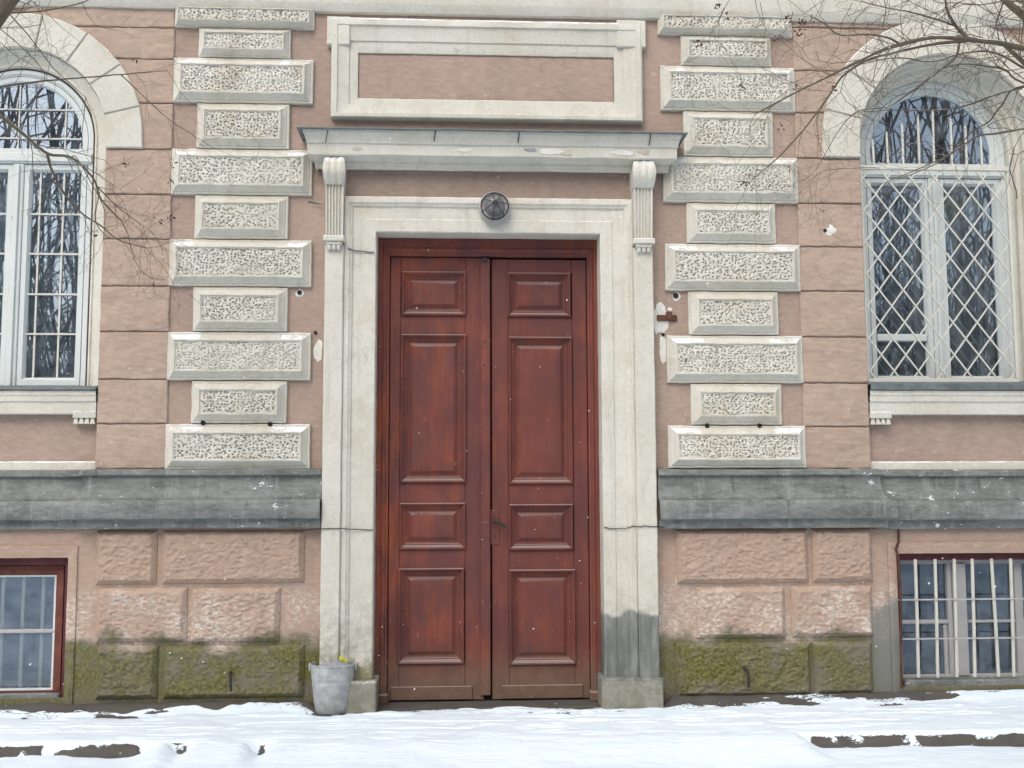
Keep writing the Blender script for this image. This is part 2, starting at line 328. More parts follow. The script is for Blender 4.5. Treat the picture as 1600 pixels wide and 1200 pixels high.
def relief(mb, x0, x1, z0, z1, prof, cell=.03, disp=None, fill=True, edge=0.):
    """a raised rectangular block facing -y: prof = [(inset, y)...] from the outline inwards, then a field with disp(x,z)"""
    ins = [p[0] for p in prof]; ys = np.array([p[1] for p in prof]); K = len(prof)
    def axis(a, b): return np.concatenate([[a+i for i in ins], subdiv(a+ins[-1], b-ins[-1], cell)[1:-1], [b-i for i in ins[::-1]]])
    xs, zs = axis(x0, x1), axis(z0, z1); nx, nz = len(xs), len(zs)
    kx = np.minimum(np.arange(nx), nx-1-np.arange(nx)); kz = np.minimum(np.arange(nz), nz-1-np.arange(nz))
    Kk = np.minimum(np.minimum(kx[None, :], kz[:, None]), K-1); X, Z = np.meshgrid(xs, zs); Y = ys[Kk]
    if disp is not None: Y = np.where(Kk == K-1, Y+disp(X, Z), Y)
    if edge:
        Y = Y+edge*fbm(xyz(X*16, Y*0, Z*16)); X = X+edge*vnoise(xyz(X*19, 5., Z*19)); Z = Z+edge*vnoise(xyz(X*19, 9., Z*19))
    V = np.stack([X, Y, Z], -1).reshape(-1, 3); Fc = []
    full = np.minimum(kx[None, :], kz[:, None]) >= K-1
    for j in range(nz-1):
        for i in range(nx-1):
            a, b, c, d = j*nx+i, j*nx+i+1, (j+1)*nx+i+1, (j+1)*nx+i
            if full[j, i] and full[j, i+1] and full[j+1, i] and full[j+1, i+1]:
                if fill: Fc.append((a, b, c, d))
            elif (i < K and j < K) or (i >= nx-1-K and j >= nz-1-K): Fc += [(a, b, c), (a, c, d)]
            elif (i < K and j >= nz-1-K) or (i >= nx-1-K and j < K): Fc += [(a, b, d), (b, c, d)]
            else: Fc.append((a, b, c, d))
    mb.add(V, Fc); return mb
def rect_ring(r, y, cell, open_bottom=False):
    x0, x1, z0, z1 = r; P = []
    cs = [(x0, z0), (x0, z1), (x1, z1), (x1, z0)] + ([] if open_bottom else [(x0, z0)])
    for (a, b), n in zip(zip(cs[:-1], cs[1:]), cell):
        t = np.linspace(0, 1, n, endpoint=False); P += [(a[0]+(b[0]-a[0])*q, y, a[1]+(b[1]-a[1])*q) for q in t]
    if open_bottom: P.append((cs[-1][0], y, cs[-1][1]))
    return np.array(P)
def rect_frame(mb, outer, inner, prof, cell=.06, open_bottom=False):
    """prof = [(t, y)] with t 0 at the outer rectangle and 1 at the inner one"""
    o, i = np.array(outer, float), np.array(inner, float); L = [o[3]-o[2], o[1]-o[0], o[3]-o[2], o[1]-o[0]]; cl = [max(1, int(q/cell)) for q in L]
    return mb.rings([rect_ring(o+(i-o)*t, y, cl, open_bottom) for t, y in prof], closed=not open_bottom, flip=False)
def arch_pts(cx, zs, zb, r, n=40, leg=10):
    P = [(cx-r, zb+(zs-zb)*q) for q in np.linspace(0, 1, leg, endpoint=False)]
    P += [(cx-r*math.cos(a), zs+r*math.sin(a)) for a in np.linspace(0, math.pi, n)]
    P += [(cx+r, zs+(zb-zs)*q) for q in np.linspace(0, 1, leg+1)[1:]]
    return P
def arch_frame(mb, cx, zs, zb, prof, n=40):
    return mb.rings([[(x, y, z) for x, z in arch_pts(cx, zs, zb, r, n)] for r, y in prof], closed=False)
def rectU(xa, xb, ya, yb, y=0.):
    """photo rectangle -> world rectangle on the plane at depth y (opposite corners averaged)"""
    a, b, c, d = U(xa, ya, y), U(xb, ya, y), U(xa, yb, y), U(xb, yb, y)
    return (a[0]+c[0])/2, (b[0]+d[0])/2, (c[1]+d[1])/2, (a[1]+b[1])/2

# ================================================================== the setting: ground, pavement, snow
_ka, _kb, _kc = G(110, 1166), G(765, 1158), G(1420, 1150)
def kerb_y(x): return np.interp(x, [_ka[0]-3, _ka[0], _kb[0], _kc[0], _kc[0]+3], [_ka[1], _ka[1], _kb[1], _kc[1], _kc[1]])+.012*vnoise(xyz(np.asarray(x)*6, 1., 2.))+.02*vnoise(xyz(np.asarray(x)*1.7, 4., 2.))
_bl, _br = U(500, 1100, -.1)[0], U(1037, 1100, -.1)[0]
def foot(x, y):
    """mortar fillet rising to the wall foot on both sides of the door"""
    o = np.maximum(sstep(_bl+.02, _bl-.10, x), sstep(_br-.02, _br+.10, x))
    return o*.062*sstep(-.20, -.02, y+.02*vnoise(xyz(np.asarray(x)*5, 3., 3.)))
g = MB(); xs = np.linspace(-70, 70, 71); ys = np.linspace(-80, 12, 47); X, Y = np.meshgrid(xs, ys)
Z = -.085+.05*fbm(xyz(X*.12, Y*.12, 0.), 2)*sstep(8, 20, np.hypot(X, Y+3))
nx = len(xs); g.add(np.stack([X, Y, Z], -1).reshape(-1, 3), [(j*nx+i, j*nx+i+1, (j+1)*nx+i+1, (j+1)*nx+i) for j in range(len(ys)-1) for i in range(nx-1)])
tag(g.build('ground', 'snow'), kind='structure')
pv = MB(); xs = np.linspace(-7, 7, 561); ky = kerb_y(xs)
top = []
for q in (.0, .02, .05, .12, .2, .35, .5, .62, .7, .74, .78, .82, .86, .9, .94, 1.):
    yy = ky+(.4-ky)*q if q == 1 else ky*(1-q/.94); top.append(np.stack([xs, yy, foot(xs, yy)+.006*fbm(xyz(xs*9, yy*9., 3.))], -1))
def face(dk): return -.052*sstep(.0, .055, dk)
side = [np.stack([xs, ky-d, (xs*0-.3 if d > .08 else face(d)+.014*fbm(xyz(xs*17, d*30., 5.), 3)*(d > .004))], -1) for d in (.12, .075, .062, .05, .04, .03, .022, .014, .007)]
pv.rings(side+top, closed=False); tag(pv.build('pavement', 'pave'), kind='structure')
sn = MB(); xs = np.linspace(-4.6, 4.8, 860); ys = np.concatenate([np.linspace(-3.4, -1.45, 60, endpoint=False), np.linspace(-1.45, -.03, 240)]); X, Y = np.meshgrid(xs, ys)
KY = kerb_y(X); FT = foot(X, Y)
bare = .085+.055*fbm(xyz(X*2.2, 0., 6.), 3)+.02*vnoise(xyz(X*14, 0., 2.))+.10*np.exp(-((X-G(516, 1117)[0])/.22)**2)+.05*np.exp(-((X-1.35)/.3)**2)-.10*sstep(2.75, 2.95, X)+.05*np.exp(-((X-G(200, 1110)[0])/.4)**2)
tnow = .004+.022*sstep(0, .22, -Y-bare)-.05*sstep(.0, .05, bare+Y)+.007*fbm(xyz(X*5, Y*9, 1.), 3)
near = sstep(-1.0, -.12, Y)
streak = fbm(xyz(X*3.4, Y*30, 9.), 3); tnow = tnow-.034*sstep(.34, .78, streak)*(.15+.85*near)
patch = np.exp(-((X-.38)/.42)**2-((Y+.26)/.07)**2); tnow = tnow-.036*patch*(.55+.75*vnoise(xyz(X*13, Y*26, 4.)))
PXX = 800+(X-CAM[0]-.37)*FPX/6.1          # rough photo column of a ground point, only used to know which kerb stretches are blown free
op = np.maximum(sstep(275, 215, PXX), sstep(1215, 1262, PXX))
op = op*(.78+.22*sstep(-.5, .1, fbm(xyz(X*3.1, 0., 15.), 3)))
op = np.maximum(op, np.exp(-((PXX-292)/16)**2)*.8+np.exp(-((PXX-410)/16)**2)*.85)
dk = KY-Y; low = -.050+.010*fbm(xyz(X*1.6, Y*2.2, 8.), 3)+.004*fbm(xyz(X*9, Y*14, 8.), 2)
sb = sstep(0, .42, dk)*(1-op)+sstep(-.004, .060, dk)*op
blown = op*np.exp(-((dk-.026)/.036)**4)
H = (FT+tnow)*(1-sb)+low*sb-.030*blown*(.85+.55*fbm(xyz(X*15, Y*22, 2.), 3))
H = H+.0010*fbm(xyz(X*2.4, Y*30, 12.), 3)*sstep(.10, .3, -Y)
H = H-.05*sstep(-3.1, -3.38, Y); THICK = H-np.where(dk > 0, face(dk), FT)+.05*sstep(.055, .075, dk)
nx = len(xs); V = np.stack([X, Y, H], -1).reshape(-1, 3)
sn.add(V, [(j*nx+i, j*nx+i+1, (j+1)*nx+i+1, (j+1)*nx+i) for j in range(len(ys)-1) for i in range(nx-1)])
so_ = tag(sn.build('snow', 'snowt', smooth=60), kind='structure')
at_ = so_.data.attributes.new('thick', 'FLOAT', 'POINT'); at_.data.foreach_set('value', THICK.reshape(-1).astype(np.float32))

# ================================================================== the building
B = tag(empty('building'), 'pink plaster building with cream quoins, arched windows and a dark red double door', 'building')
ZT = 6.4; XW0, XW1 = -6.5, 6.9; YB = .42                          # wall top, ends, thickness
# openings, in metres
LW = dict(cx=U(24, 213)[0], zs=U(24, 213)[1], r=U(167, 213)[0]-U(24, 213)[0])
RW = dict(cx=U(1480, 224)[0], zs=U(1480, 224)[1], r=U(1480, 224)[0]-U(1342, 224)[0])
zCourse = rectU(260, 490, 700, 735)[2]                             # top of the grey course
DX0, DX1, _, DZ = rectU(585, 941, 364, 1000, -.06)
BL = rectU(-130, 103, 872, 1093); BR = rectU(1404, 1660, 864, 1072)
wall = MB()
def wbox(x0, x1, z0, z1, y0=0.): wall.box(x0, x1, y0, YB, z0, z1, .001)
wbox(XW0, LW['cx']-LW['r'], zCourse-.02, ZT); wbox(LW['cx']+LW['r'], DX0-.01, zCourse-.02, ZT)
wbox(DX1+.01, RW['cx']-RW['r'], zCourse-.02, ZT); wbox(RW['cx']+RW['r'], XW1, zCourse-.02, ZT)
wbox(DX0-.01, DX1+.01, DZ+.01, ZT)
for Wd in (LW, RW):
    A = [(Wd['cx']-Wd['r']*math.cos(a), Wd['zs']+Wd['r']*math.sin(a)) for a in np.linspace(0, math.pi, 41)]
    wall.rings([[(x, 0, ZT) for x, z in A], [(x, 0, z) for x, z in A], [(x, YB, z) for x, z in A]], closed=False, flip=True)
zb = zCourse-.02
for xa, xb in ((XW0, BL[0]), (BL[1], DX0-.01), (DX1+.01, BR[0]), (BR[1], XW1)): wbox(xa, xb, -.3, zb)
wbox(BL[0], BL[1], BL[3], zb); wbox(BR[0], BR[1], BR[3], zb); wbox(BL[0], BL[1], -.3, BL[2]); wbox(BR[0], BR[1], -.3, BR[2]); 
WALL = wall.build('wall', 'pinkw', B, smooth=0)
# roof slab and upper storey band keep the rooms closed
rb = MB().box(XW0-.3, XW1+.3, -.5, 4.2, ZT, ZT+.25, .02).build('roof', 'zinc', B)
for nm, a in (('rear_wall', (XW0, XW1, 4.0, 4.2, -.3, ZT)), ('side_wall', (XW0, XW0+.2, YB, 4.0, -.3, ZT)), ('side_wall', (XW1-.2, XW1, YB, 4.0, -.3, ZT))):
    MB().box(*a, .005).build(nm, 'pink', B)
# sheltered rooms behind the windows
def room(x0, x1, z0, z1, mat, yd=2.6):
    mb = MB(); v = [(x, y, z) for y in (YB-.002, yd) for x, z in ((x0, z0), (x1, z0), (x1, z1), (x0, z1))]
    mb.add(v, [(4, 5, 6, 7), (0, 1, 5, 4), (1, 2, 6, 5), (2, 3, 7, 6), (3, 0, 4, 7)]); return mb.build('room', mat, B, smooth=0)
room(LW['cx']-1.1, LW['cx']+1.0, 1.0, 5.0, 'room'); room(RW['cx']-1.0, RW['cx']+1.1, 1.0, 5.0, 'room')
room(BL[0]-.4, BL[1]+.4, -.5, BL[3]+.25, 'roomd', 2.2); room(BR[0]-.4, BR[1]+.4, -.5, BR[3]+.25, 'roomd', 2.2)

# ---- grooved pink courses between window and quoins
def slab(x0, x1, z0, z1, y=-.016):
    mb = MB(); gp = .0045
    d = lambda X, Z: .004*fbm(xyz(X*6, 3., Z*11), 3)+.0022*fbm(xyz(X*18, 3., Z*48), 3)
    relief(mb, x0, x1, z0+gp, z1-gp, [(0, .004), (0, y+.006), (.006, y)], .012, d, edge=.0022)
    return mb.build('plaster_block', 'pink', B)
GL = [6, 44, 93, 162, 234, 304.5, 374, 447.5, 518.5, 593, 662.5, 733]; GR = [22, 45, 112, 178, 249, 319, 386.5, 455.5, 527, 599, 667, 733]
for gy, xq0, xq1, side in ((GL, 274, 261, -1), (GR, 1237, 1256, 1)):
    Wd = LW if side < 0 else RW; edge = Wd['cx']-side*Wd['r']
    for a, b in zip(gy[:-1], gy[1:]):
        pc = 215 if side < 0 else 1300
        z1, z0 = U(pc, a)[1], U(pc, b)[1]; xq = U(xq0+(xq1-xq0)*(a+b-40)/1400, (a+b)/2)[0]
        dz = max(0, z0-Wd['zs']); rm = Wd['r']*1.2
        ex = edge if a >= 230 else None
        if ex is None:
            zt = z1-Wd['zs']; xin = math.sqrt(max(0, Wd['r']**2-max(0, z0-Wd['zs'])**2)); xo = math.sqrt(max(.0, (Wd['r']*1.405)**2-zt**2)) if zt < Wd['r']*1.405 else .06
            ex = Wd['cx']-side*(xo-.03 if xo-.03 > xin else (xin+xo)/2)
        slab(min(ex, xq), max(ex, xq), z0, z1)

# ---- quoins with pitted panels
def pits(seed, sx=.022, sz=.018, depth=.017):
    def f(X, Z):
        d, rr = worley(X, Z, sx, sz, seed); rad = .17+.13*rr
        dens = .55+.45*sstep(-.8+.5*math.sin(seed*2.3), .1+.5*math.sin(seed*2.3), fbm(xyz(X*5, seed*3., Z*7), 2))
        p = depth*dens*(1-sstep(rad*.65, rad*1.1, d)); return p+.0055*fbm(xyz(X*16, seed, Z*22), 3)+.0015*vnoise(xyz(X*90, seed, Z*90))
    return f
QP = [(0, .004), (0, -.024), (.005, -.029), (.016, -.029), (.018, -.036), (.030, -.043), (.048, -.066), (.052, -.073), (.060, -.075), (.063, -.067), (.070, -.066)]
def quoin(xa, xb, ya, yb, k):
    x0, x1, z0, z1 = rectU(xa, xb, ya, yb); gp = .001
    h = z1-z0; s = min(1, h/.27); prof = [(i*s, y) for i, y in QP]
    q = relief(MB(), x0, x1, z0+gp, z1-gp, prof, .03, None, False, .0022).build('quoin', 'creamn', B)
    if xb-xa > 180 and ya > 90:                                   # wind-blown snow lies only on the ends that the narrow stone above does not shelter
        q.data.materials.append(MAT['cream']); xc = (x0+x1)/2
        for pl in q.data.polygons:
            if pl.normal.z > .3 and abs(pl.center.x-xc) > (x1-x0)*(.29+.06*math.sin(k*5.)): pl.material_index = 1
    i = prof[-1][0]-.0004
    big = 1.0 if k % 3 else 1.15
    relief(MB(), x0+i, x1-i, z0+gp+i, z1-gp-i, [(0, -.058), (0, -.066)], .0034, pits(k*7+1, .022*big, .018*big), True).build('rough_panel', 'quoinp', q, smooth=50)
k = 0
LWIDE = [(275, 492, 13, 46), (272.5, 490, 94, 163), (269.5, 488.5, 235.5, 306), (266, 487.5, 376, 448.5), (263, 486, 520, 594.5), (260, 485, 663, 733.5)]
LNAR = [(312, 455, 47.5, 92.5), (309, 453, 164.5, 234), (306, 451, 307.5, 374.5), (303, 450, 450, 518.5), (300.5, 448.5, 596, 661.5)]
RWIDE = [(1027, 1236, 25, 58), (1031, 1240, 106.5, 175.5), (1035, 1245, 247.5, 318), (1038, 1248.5, 383, 455.5), (1041, 1252.5, 525.5, 599), (1043, 1257, 665.5, 731.5)]
RNAR = [(1063, 1203, 59.5, 105), (1067, 1206, 177, 246), (1072, 1210, 319.5, 381.5), (1075, 1214.5, 457, 524), (1078.5, 1219.5, 600.5, 664)]
for q in LWIDE+LNAR+RWIDE+RNAR: k += 1; quoin(*q, k)

# ---- arches: voussoirs, splayed soffits
def voussoir(cx, zs, ri, ro, a0, a1, stilt=0.):
    mb = MB(); n = max(3, int((a1-a0)/5)); A = np.radians(np.linspace(a0, a1, n))
    out = [(cx+ro*math.cos(a), zs+ro*math.sin(a)) for a in A]; inn = [(cx+ri*math.cos(a), zs+ri*math.sin(a)) for a in A[::-1]]
    P = np.array(out+inn)
    if stilt: P = np.array([(x, z-stilt if abs(z-zs) < 1e-3 else z) for x, z in P])
    c = P.mean(0); L = lambda t: c+(P-c)*(1-t)
    def shrink(d):
        q = P-c; return c+q*(1-d/np.linalg.norm(q, axis=1, keepdims=True))
    R = [[(x, y, z) for x, z in pp] for pp, y in ((shrink(.004), .004), (shrink(.004), -.030), (shrink(.011), -.038))]
    mb.rings(R, flip=False); o = len(mb.v); nn = len(P)
    # face as strips between outer and inner arc
    base = o-nn
    for i in range(n-1): mb.f.append((base+i, base+i+1, base+nn-2-i, base+nn-1-i))
    return mb.build('arch_stone', 'cream', B, jit=.0015)
for Wd, ro, side in ((LW, U(226, 213)[0]-U(24, 213)[0], 1), (RW, U(1480, 224)[0]-U(1282, 224)[0], -1)):
    cuts = [0, 14.3, 36, 57, 79, 101, 123, 144, 165.7, 180]; st = Wd['zs']-U(220 if side > 0 else 1300, 234 if side > 0 else 248)[1]
    for a, b in zip(cuts[:-1], cuts[1:]): voussoir(Wd['cx'], Wd['zs'], Wd['r'], ro, a, b, st if a == 0 or b == 180 else 0)
# left: shallow splay to a window set close to the face; right: deeper
zLs = U(75, 604, .06)[1]; zRs = U(1470, 597, .06)[1]
s = MB(); R0 = LW['r']
arch_frame(s, LW['cx'], LW['zs'], zLs, [(R0-.0015, -.004), (R0-.012, .006), (R0*.90, .05), (R0*.875, .055), (R0*.865, .045), (R0*.845, .05), (R0*.835, .07), (R0*.83, .12), (R0*.83, .3)]); s.build('window_reveal', 'cream', B, jit=.0015)
s = MB(); R1 = RW['r']
arch_frame(s, RW['cx'], RW['zs'], zRs, [(R1-.0015, -.004), (R1-.006, .004), (R1-.010, .10), (R1*.955, .105), (R1*.95, .15), (R1*.90, .155), (R1*.895, .19), (R1*.86, .195), (R1*.85, .3), (R1*.85, .36)]); s.build('window_reveal', 'cream', B, jit=.0015)

# ---- windows
def halfdisc(mb, cx, z0, zs, r, y, n=28):
    P = [(cx+r*math.cos(a), y, max(z0, zs+r*math.sin(a))) for a in np.linspace(math.asin(max(-1, (z0-zs)/r)), math.pi-math.asin(max(-1, (z0-zs)/r)), n)]
    mb.add(P, [tuple(range(len(P)))[::-1]]); return mb
def bar(mb, a, b, y, w, d):
    """flat bar from (x,z) a to b, width w, depth d"""
    a, b = np.array(a, float), np.array(b, float); t = (b-a)/np.linalg.norm(b-a); nn = np.array([-t[1], t[0]])*w/2
    c = [a-nn, b-nn, b+nn, a+nn]; v = [(p[0], y-d/2, p[1]) for p in c]+[(p[0], y+d/2, p[1]) for p in c]
    mb.add(v, [(0, 1, 2, 3), (7, 6, 5, 4), (0, 4, 5, 1), (1, 5, 6, 2), (2, 6, 7, 3), (3, 7, 4, 0)]); return mb
FR = [(0, .05), (0, 0.), (.75, 0.), (.8, .008), (1, .022), (1, .05)]
def arched_window(cx, zs, z0, rw, y, tz0, tz1, mull, paint, gap=None, lower_bar=None):
    fr = MB(); fw = .045
    arch_frame(fr, cx, zs, z0, [(rw, y+.08), (rw, y), (rw-fw*.7, y), (rw-fw*.8, y+.01), (rw-fw, y+.012), (rw-fw, y+.08)])
    W = fr.build('window', paint, B, jit=.001)
    MB().box(cx-rw+.01, cx+rw-.01, y-.012, y+.07, tz0, tz1, .006).build('transom', paint, W)
    MB().box(cx-rw+.01, cx+rw-.01, y-.02, y-.013, tz0+.012, tz0+.026, .003).build('drip_strip', paint, W)
    MB().box(cx-mull, cx+mull, y-.006, y+.07, z0, tz0-.001, .006).build('mullion', paint, W)
    MB().box(cx-mull*.35, cx+mull*.35, y-.022, y-.007, z0+.004, tz0-.01, .004).build('cover_strip', paint, W)
    # lunette
    lr = MB(); ra = rw-fw-.004; zz = tz1+.003
    P0 = lambda r, yy: [(cx+r*math.cos(a), yy, zs+r*math.sin(a)) for a in np.linspace(math.asin((zz-zs)/r) if abs(zz-zs) < r else 0, math.pi-(math.asin((zz-zs)/r) if abs(zz-zs) < r else 0), 36)]
    lr.rings([P0(ra, y+.06), P0(ra, y+.014), P0(ra-.03, y+.014), P0(ra-.042, y+.03), P0(ra-.042, y+.06)], closed=False, flip=True)
    lr.box(cx-ra, cx+ra, y+.016, y+.06, zz, zz+.032, .004); lr.build('lunette_sash', paint, W)
    halfdisc(MB(), cx, zz+.03, zs, ra-.036, y+.042).build('pane', 'glass', W, smooth=0)
    for sx in (-1, 1):
        xa, xb = sorted((cx+sx*(mull+.003), cx+sx*(rw-fw-.003))); o = (xa, xb, z0+.01, tz0-.006); sw = .044
        i = (xa+sw, xb-sw, z0+.01+sw*1.2, tz0-.006-sw)
        f = MB(); rect_frame(f, o, i, [(0, y+.06), (0, y+.006), (.7, y+.006), (.78, y+.016), (1, y+.03), (1, y+.06)]); sash = f.build('sash', paint, W)
        ib = [i]
        if lower_bar and sx in lower_bar:
            zl = lower_bar[sx]; MB().box(i[0]-.002, i[1]+.002, y+.008, y+.058, zl-.026, zl+.026, .005).build('sash_bar', paint, W)
            ib = [(i[0], i[1], i[2], zl-.02), (i[0], i[1], zl+.02, i[3])]
        for q in ib: MB().add([(q[0]-.004, y+.042, q[2]-.004), (q[1]+.004, y+.042, q[2]-.004), (q[1]+.004, y+.042, q[3]+.004), (q[0]-.004, y+.042, q[3]+.004)], [(0, 1, 2, 3)]).build('pane', 'glass', W, smooth=0)
        # inner sash of the double window
        f = MB(); rect_frame(f, (xa+.01, xb-.01, z0+.02, tz0-.01), (xa+.062, xb-.062, z0+.085, tz0-.065), [(0, y+.20), (0, y+.15), (1, y+.15), (1, y+.20)]); f.build('inner_sash', paint, W)
        q = (xa+.058, xb-.058, z0+.08, tz0-.06); tl = .005*sx; MB().add([(q[0], y+.172-tl, q[2]), (q[1], y+.172+tl, q[2]), (q[1], y+.176+tl, q[3]), (q[0], y+.176-tl, q[3])], [(0, 1, 2, 3)]).build('inner_pane', 'glass', W, smooth=0)
    return W
yL = .075; tzL1, tzL0 = U(75, 239, yL)[1], U(75, 256, yL)[1]
WL = arched_window(LW['cx'], LW['zs'], zLs, R0*.825, yL, tzL0, tzL1, .036, 'white')
cxL = LW['cx']
# white security bars between the two sashes of the left window
yg = yL+.034
for px in (58, 95, -22, -58):
    a = U(px, 430, yg)[0]; bar(MB(), (a, zLs+.06), (a, tzL0-.045), yg, .012, .006).build('security_bar', 'grille', WL)
for py in (335, 397, 460, 522):
    z = U(60, py, yg)[1]
    for sx in (-1, 1):
        xa, xb = sorted((cxL+sx*.075, cxL+sx*(R0*.825-.06))); bar(MB(), (xa, z), (xb, z), yg-.007, .012, .006).build('security_bar', 'grille', WL)
for py in (172, 217):
    z = U(60, py, yg)[1]; hw = math.sqrt(max(.01, (R0*.825-.08)**2-(z-LW['zs'])**2)); bar(MB(), (cxL-hw, z), (cxL+hw, z), yg-.007, .009, .006).build('security_bar', 'grille', WL)
for px in (30, 103):
    xx = U(px, 190, yg)[0]
    for sx in ((1,) if px == 30 else (1, -1)):
        xq = cxL+sx*(xx-cxL); bar(MB(), (xq, tzL1+.02), (xq, LW['zs']+math.sqrt(max(.01, (R0*.825-.08)**2-(xq-cxL)**2))), yg, .009, .006).build('security_bar', 'grille', WL)
# gap of bare brown wood round the left frame
s = MB(); arch_frame(s, cxL, LW['zs'], zLs, [(R0*.829, yL+.02), (R0*.829, yL-.002), (R0*.814, yL-.003), (R0*.814, yL+.004)]); s.build('frame_edge', 'darkw', WL, jit=.002)
yR = .235; tzR1, tzR0 = U(1460, 262, yR)[1], U(1460, 278, yR)[1]
WR = arched_window(RW['cx'], RW['zs'], zRs, R1*.85, yR, tzR0, tzR1, .040, 'white', lower_bar={-1: U(1400, 527, yR)[1]})

# ---- sills, aprons, guttae, recessed panels under the windows
def sill(cx, r, zs_, ypx, px, hide=None):
    zt = zs_; x0, x1 = cx-r+.003, cx+r-.003
    z_a = U(px, ypx[1], -.02)[1]; z_b = U(px, ypx[2], -.02)[1]; z_c = U(px, ypx[3], -.02)[1]
    s = MB(); s.rings([[(x, y, z) for x in np.linspace(x0, x1, 30)] for y, z in ((.10, zt+.012), (.05, zt+.004), (-.045, zt-.022), (-.050, zt-.026), (-.050, z_a+.012), (-.046, z_a+.010), (.03, z_a+.004))], closed=False, flip=True)
    s.build('window_sill', 'zinc', B, jit=.002)
    s = MB(); h = z_a-z_b
    pf = [(.04, z_a+.006), (-.034, z_a+.006), (-.034, z_a-h*.16), (-.028, z_a-h*.2), (-.028, z_a-h*.42), (-.018, z_a-h*.5), (-.018, z_b+.004), (-.014, z_b), (.045, z_b)]
    s.rings([[(x, y, z) for x in np.linspace(x0+.001, x1-.001, 40)] for y, z in pf], closed=False, flip=True); s.build('apron', 'cream', B, jit=.0015)
    cw = .152
    for xa in (x0, x1-cw):
        c = MB().box(xa+.002, xa+cw, -.022, .05, z_b-.026, z_b+.02, .004).build('apron_corner', 'cream', B, jit=.001)
        for k in range(4):
            xk = xa+.006+k*(cw-.01)/4; zk = z_b-.027
            MB().add([(xk+.006, -.012, zk), (xk+.026, -.012, zk), (xk+.026, .04, zk), (xk+.006, .04, zk), (xk, -.019, z_c), (xk+.032, -.019, z_c), (xk+.032, .04, z_c), (xk, .04, z_c)], [(0, 1, 2, 3), (4, 7, 6, 5), (0, 4, 5, 1), (1, 5, 6, 2), (2, 6, 7, 3), (3, 7, 4, 0)]).build('gutta', 'cream', c, smooth=0)
    zl = U(px, 722, .03)[1]
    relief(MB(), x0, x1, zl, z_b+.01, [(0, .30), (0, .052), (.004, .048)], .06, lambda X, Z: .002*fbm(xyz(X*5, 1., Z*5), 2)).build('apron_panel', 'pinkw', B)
    s = MB(); s.rings([[(x, y, z) for x in np.linspace(x0, x1, 40)] for y, z in ((.06, zl+.008), (.02, zl+.003), (.008, zl-.004), (.004, zCourse-.01), (.2, zCourse-.012))], closed=False, flip=True); s.build('base_strip', 'cream', B, jit=.002)
sill(LW['cx'], R0, zLs, (602, 612, 647, 662), 75); sill(RW['cx'], R1, zRs, (598, 612, 648, 663), 1470)

# ---- grey string course
def course(x0, x1, dy, ends=(False, False), px=300, off=0.):
    q_ = lambda py, p: U(px, py+off, -p)[1]
    P = [(0, q_(735, .07)+.014), (.070, q_(735, .07)+.003)]+[(p, q_(py, p)) for p, py in ((.076, 735.5), (.078, 741.5), (.072, 743), (.052, 743.6), (.050, 750), (.054, 762), (.066, 772), (.080, 777), (.080, 780), (.112, 781), (.124, 784), (.130, 788), (.132, 807), (.126, 810.5), (.086, 811), (.080, 818), (.078, 825))]+[(.0, q_(826, .05))]
    mb = MB(); R = []
    for p, z in P:
        p = max(p-dy, .012) if dy and p > .001 else p; row = [(x, -p, z) for x in subdiv(x0-(p+dy if ends[0] else 0), x1+(p+dy if ends[1] else 0), .05)]
        n0 = max(2, int((x1-x0)/.05)+2); row = [(x, -p, z) for x in np.linspace(x0-(p if ends[0] else 0), x1+(p if ends[1] else 0), n0)]
        if ends[0]: row = [(row[0][0], .1, z)]+row
        if ends[1]: row = row+[(row[-1][0], .1, z)]
        R.append(row)
    mb.rings(R, closed=False, flip=True); return mb.build('string_course', 'stone', B, jit=.003, freq=9)
xs0 = U(503, 780, -.05)[0]; xs1 = U(1027, 780, -.05)[0]
course(U(150, 780)[0]-.01, xs0-.004, 0, (True, False), 320); course(xs1+.004, U(1358, 780)[0]+.01, 0, (False, True), 1200)
course(XW0, U(150, 780)[0]-.02, .040, (False, False), 60, 2.5); course(U(1358, 780)[0]+.02, XW1, .040, (False, False), 1500, 1.5)

# ---- plinth blocks
def rough(seed):
    return lambda X, Z: .0075*fbm(xyz(X*30, seed, Z*52), 3)*.7+.0055*vnoise(xyz(X*58, seed, Z*92))
PP = [(0, .004), (0, -.006), (.004, -.010), (.030, -.040), (.034, -.042)]
PB = [(151, 246, 829, 913), (255, 476, 829, 911), (151, 293, 918, 1003), (299, 438, 918, 1003), (150, 247, 1008, 1092), (256, 476, 1008, 1090),
      (1056, 1262, 827, 911), (1268, 1362, 826, 909), (1088, 1226, 916, 997), (1236, 1363, 915, 995), (1054, 1266, 1003, 1088), (1270, 1363, 1001, 1084)]
for k, q in enumerate(PB):
    x0, x1, z0, z1 = rectU(*q); relief(MB(), x0, x1, max(z0, .012), z1, PP, .007, rough(k*3.7), True, .002).build('plinth_block', 'pink', B, smooth=50)

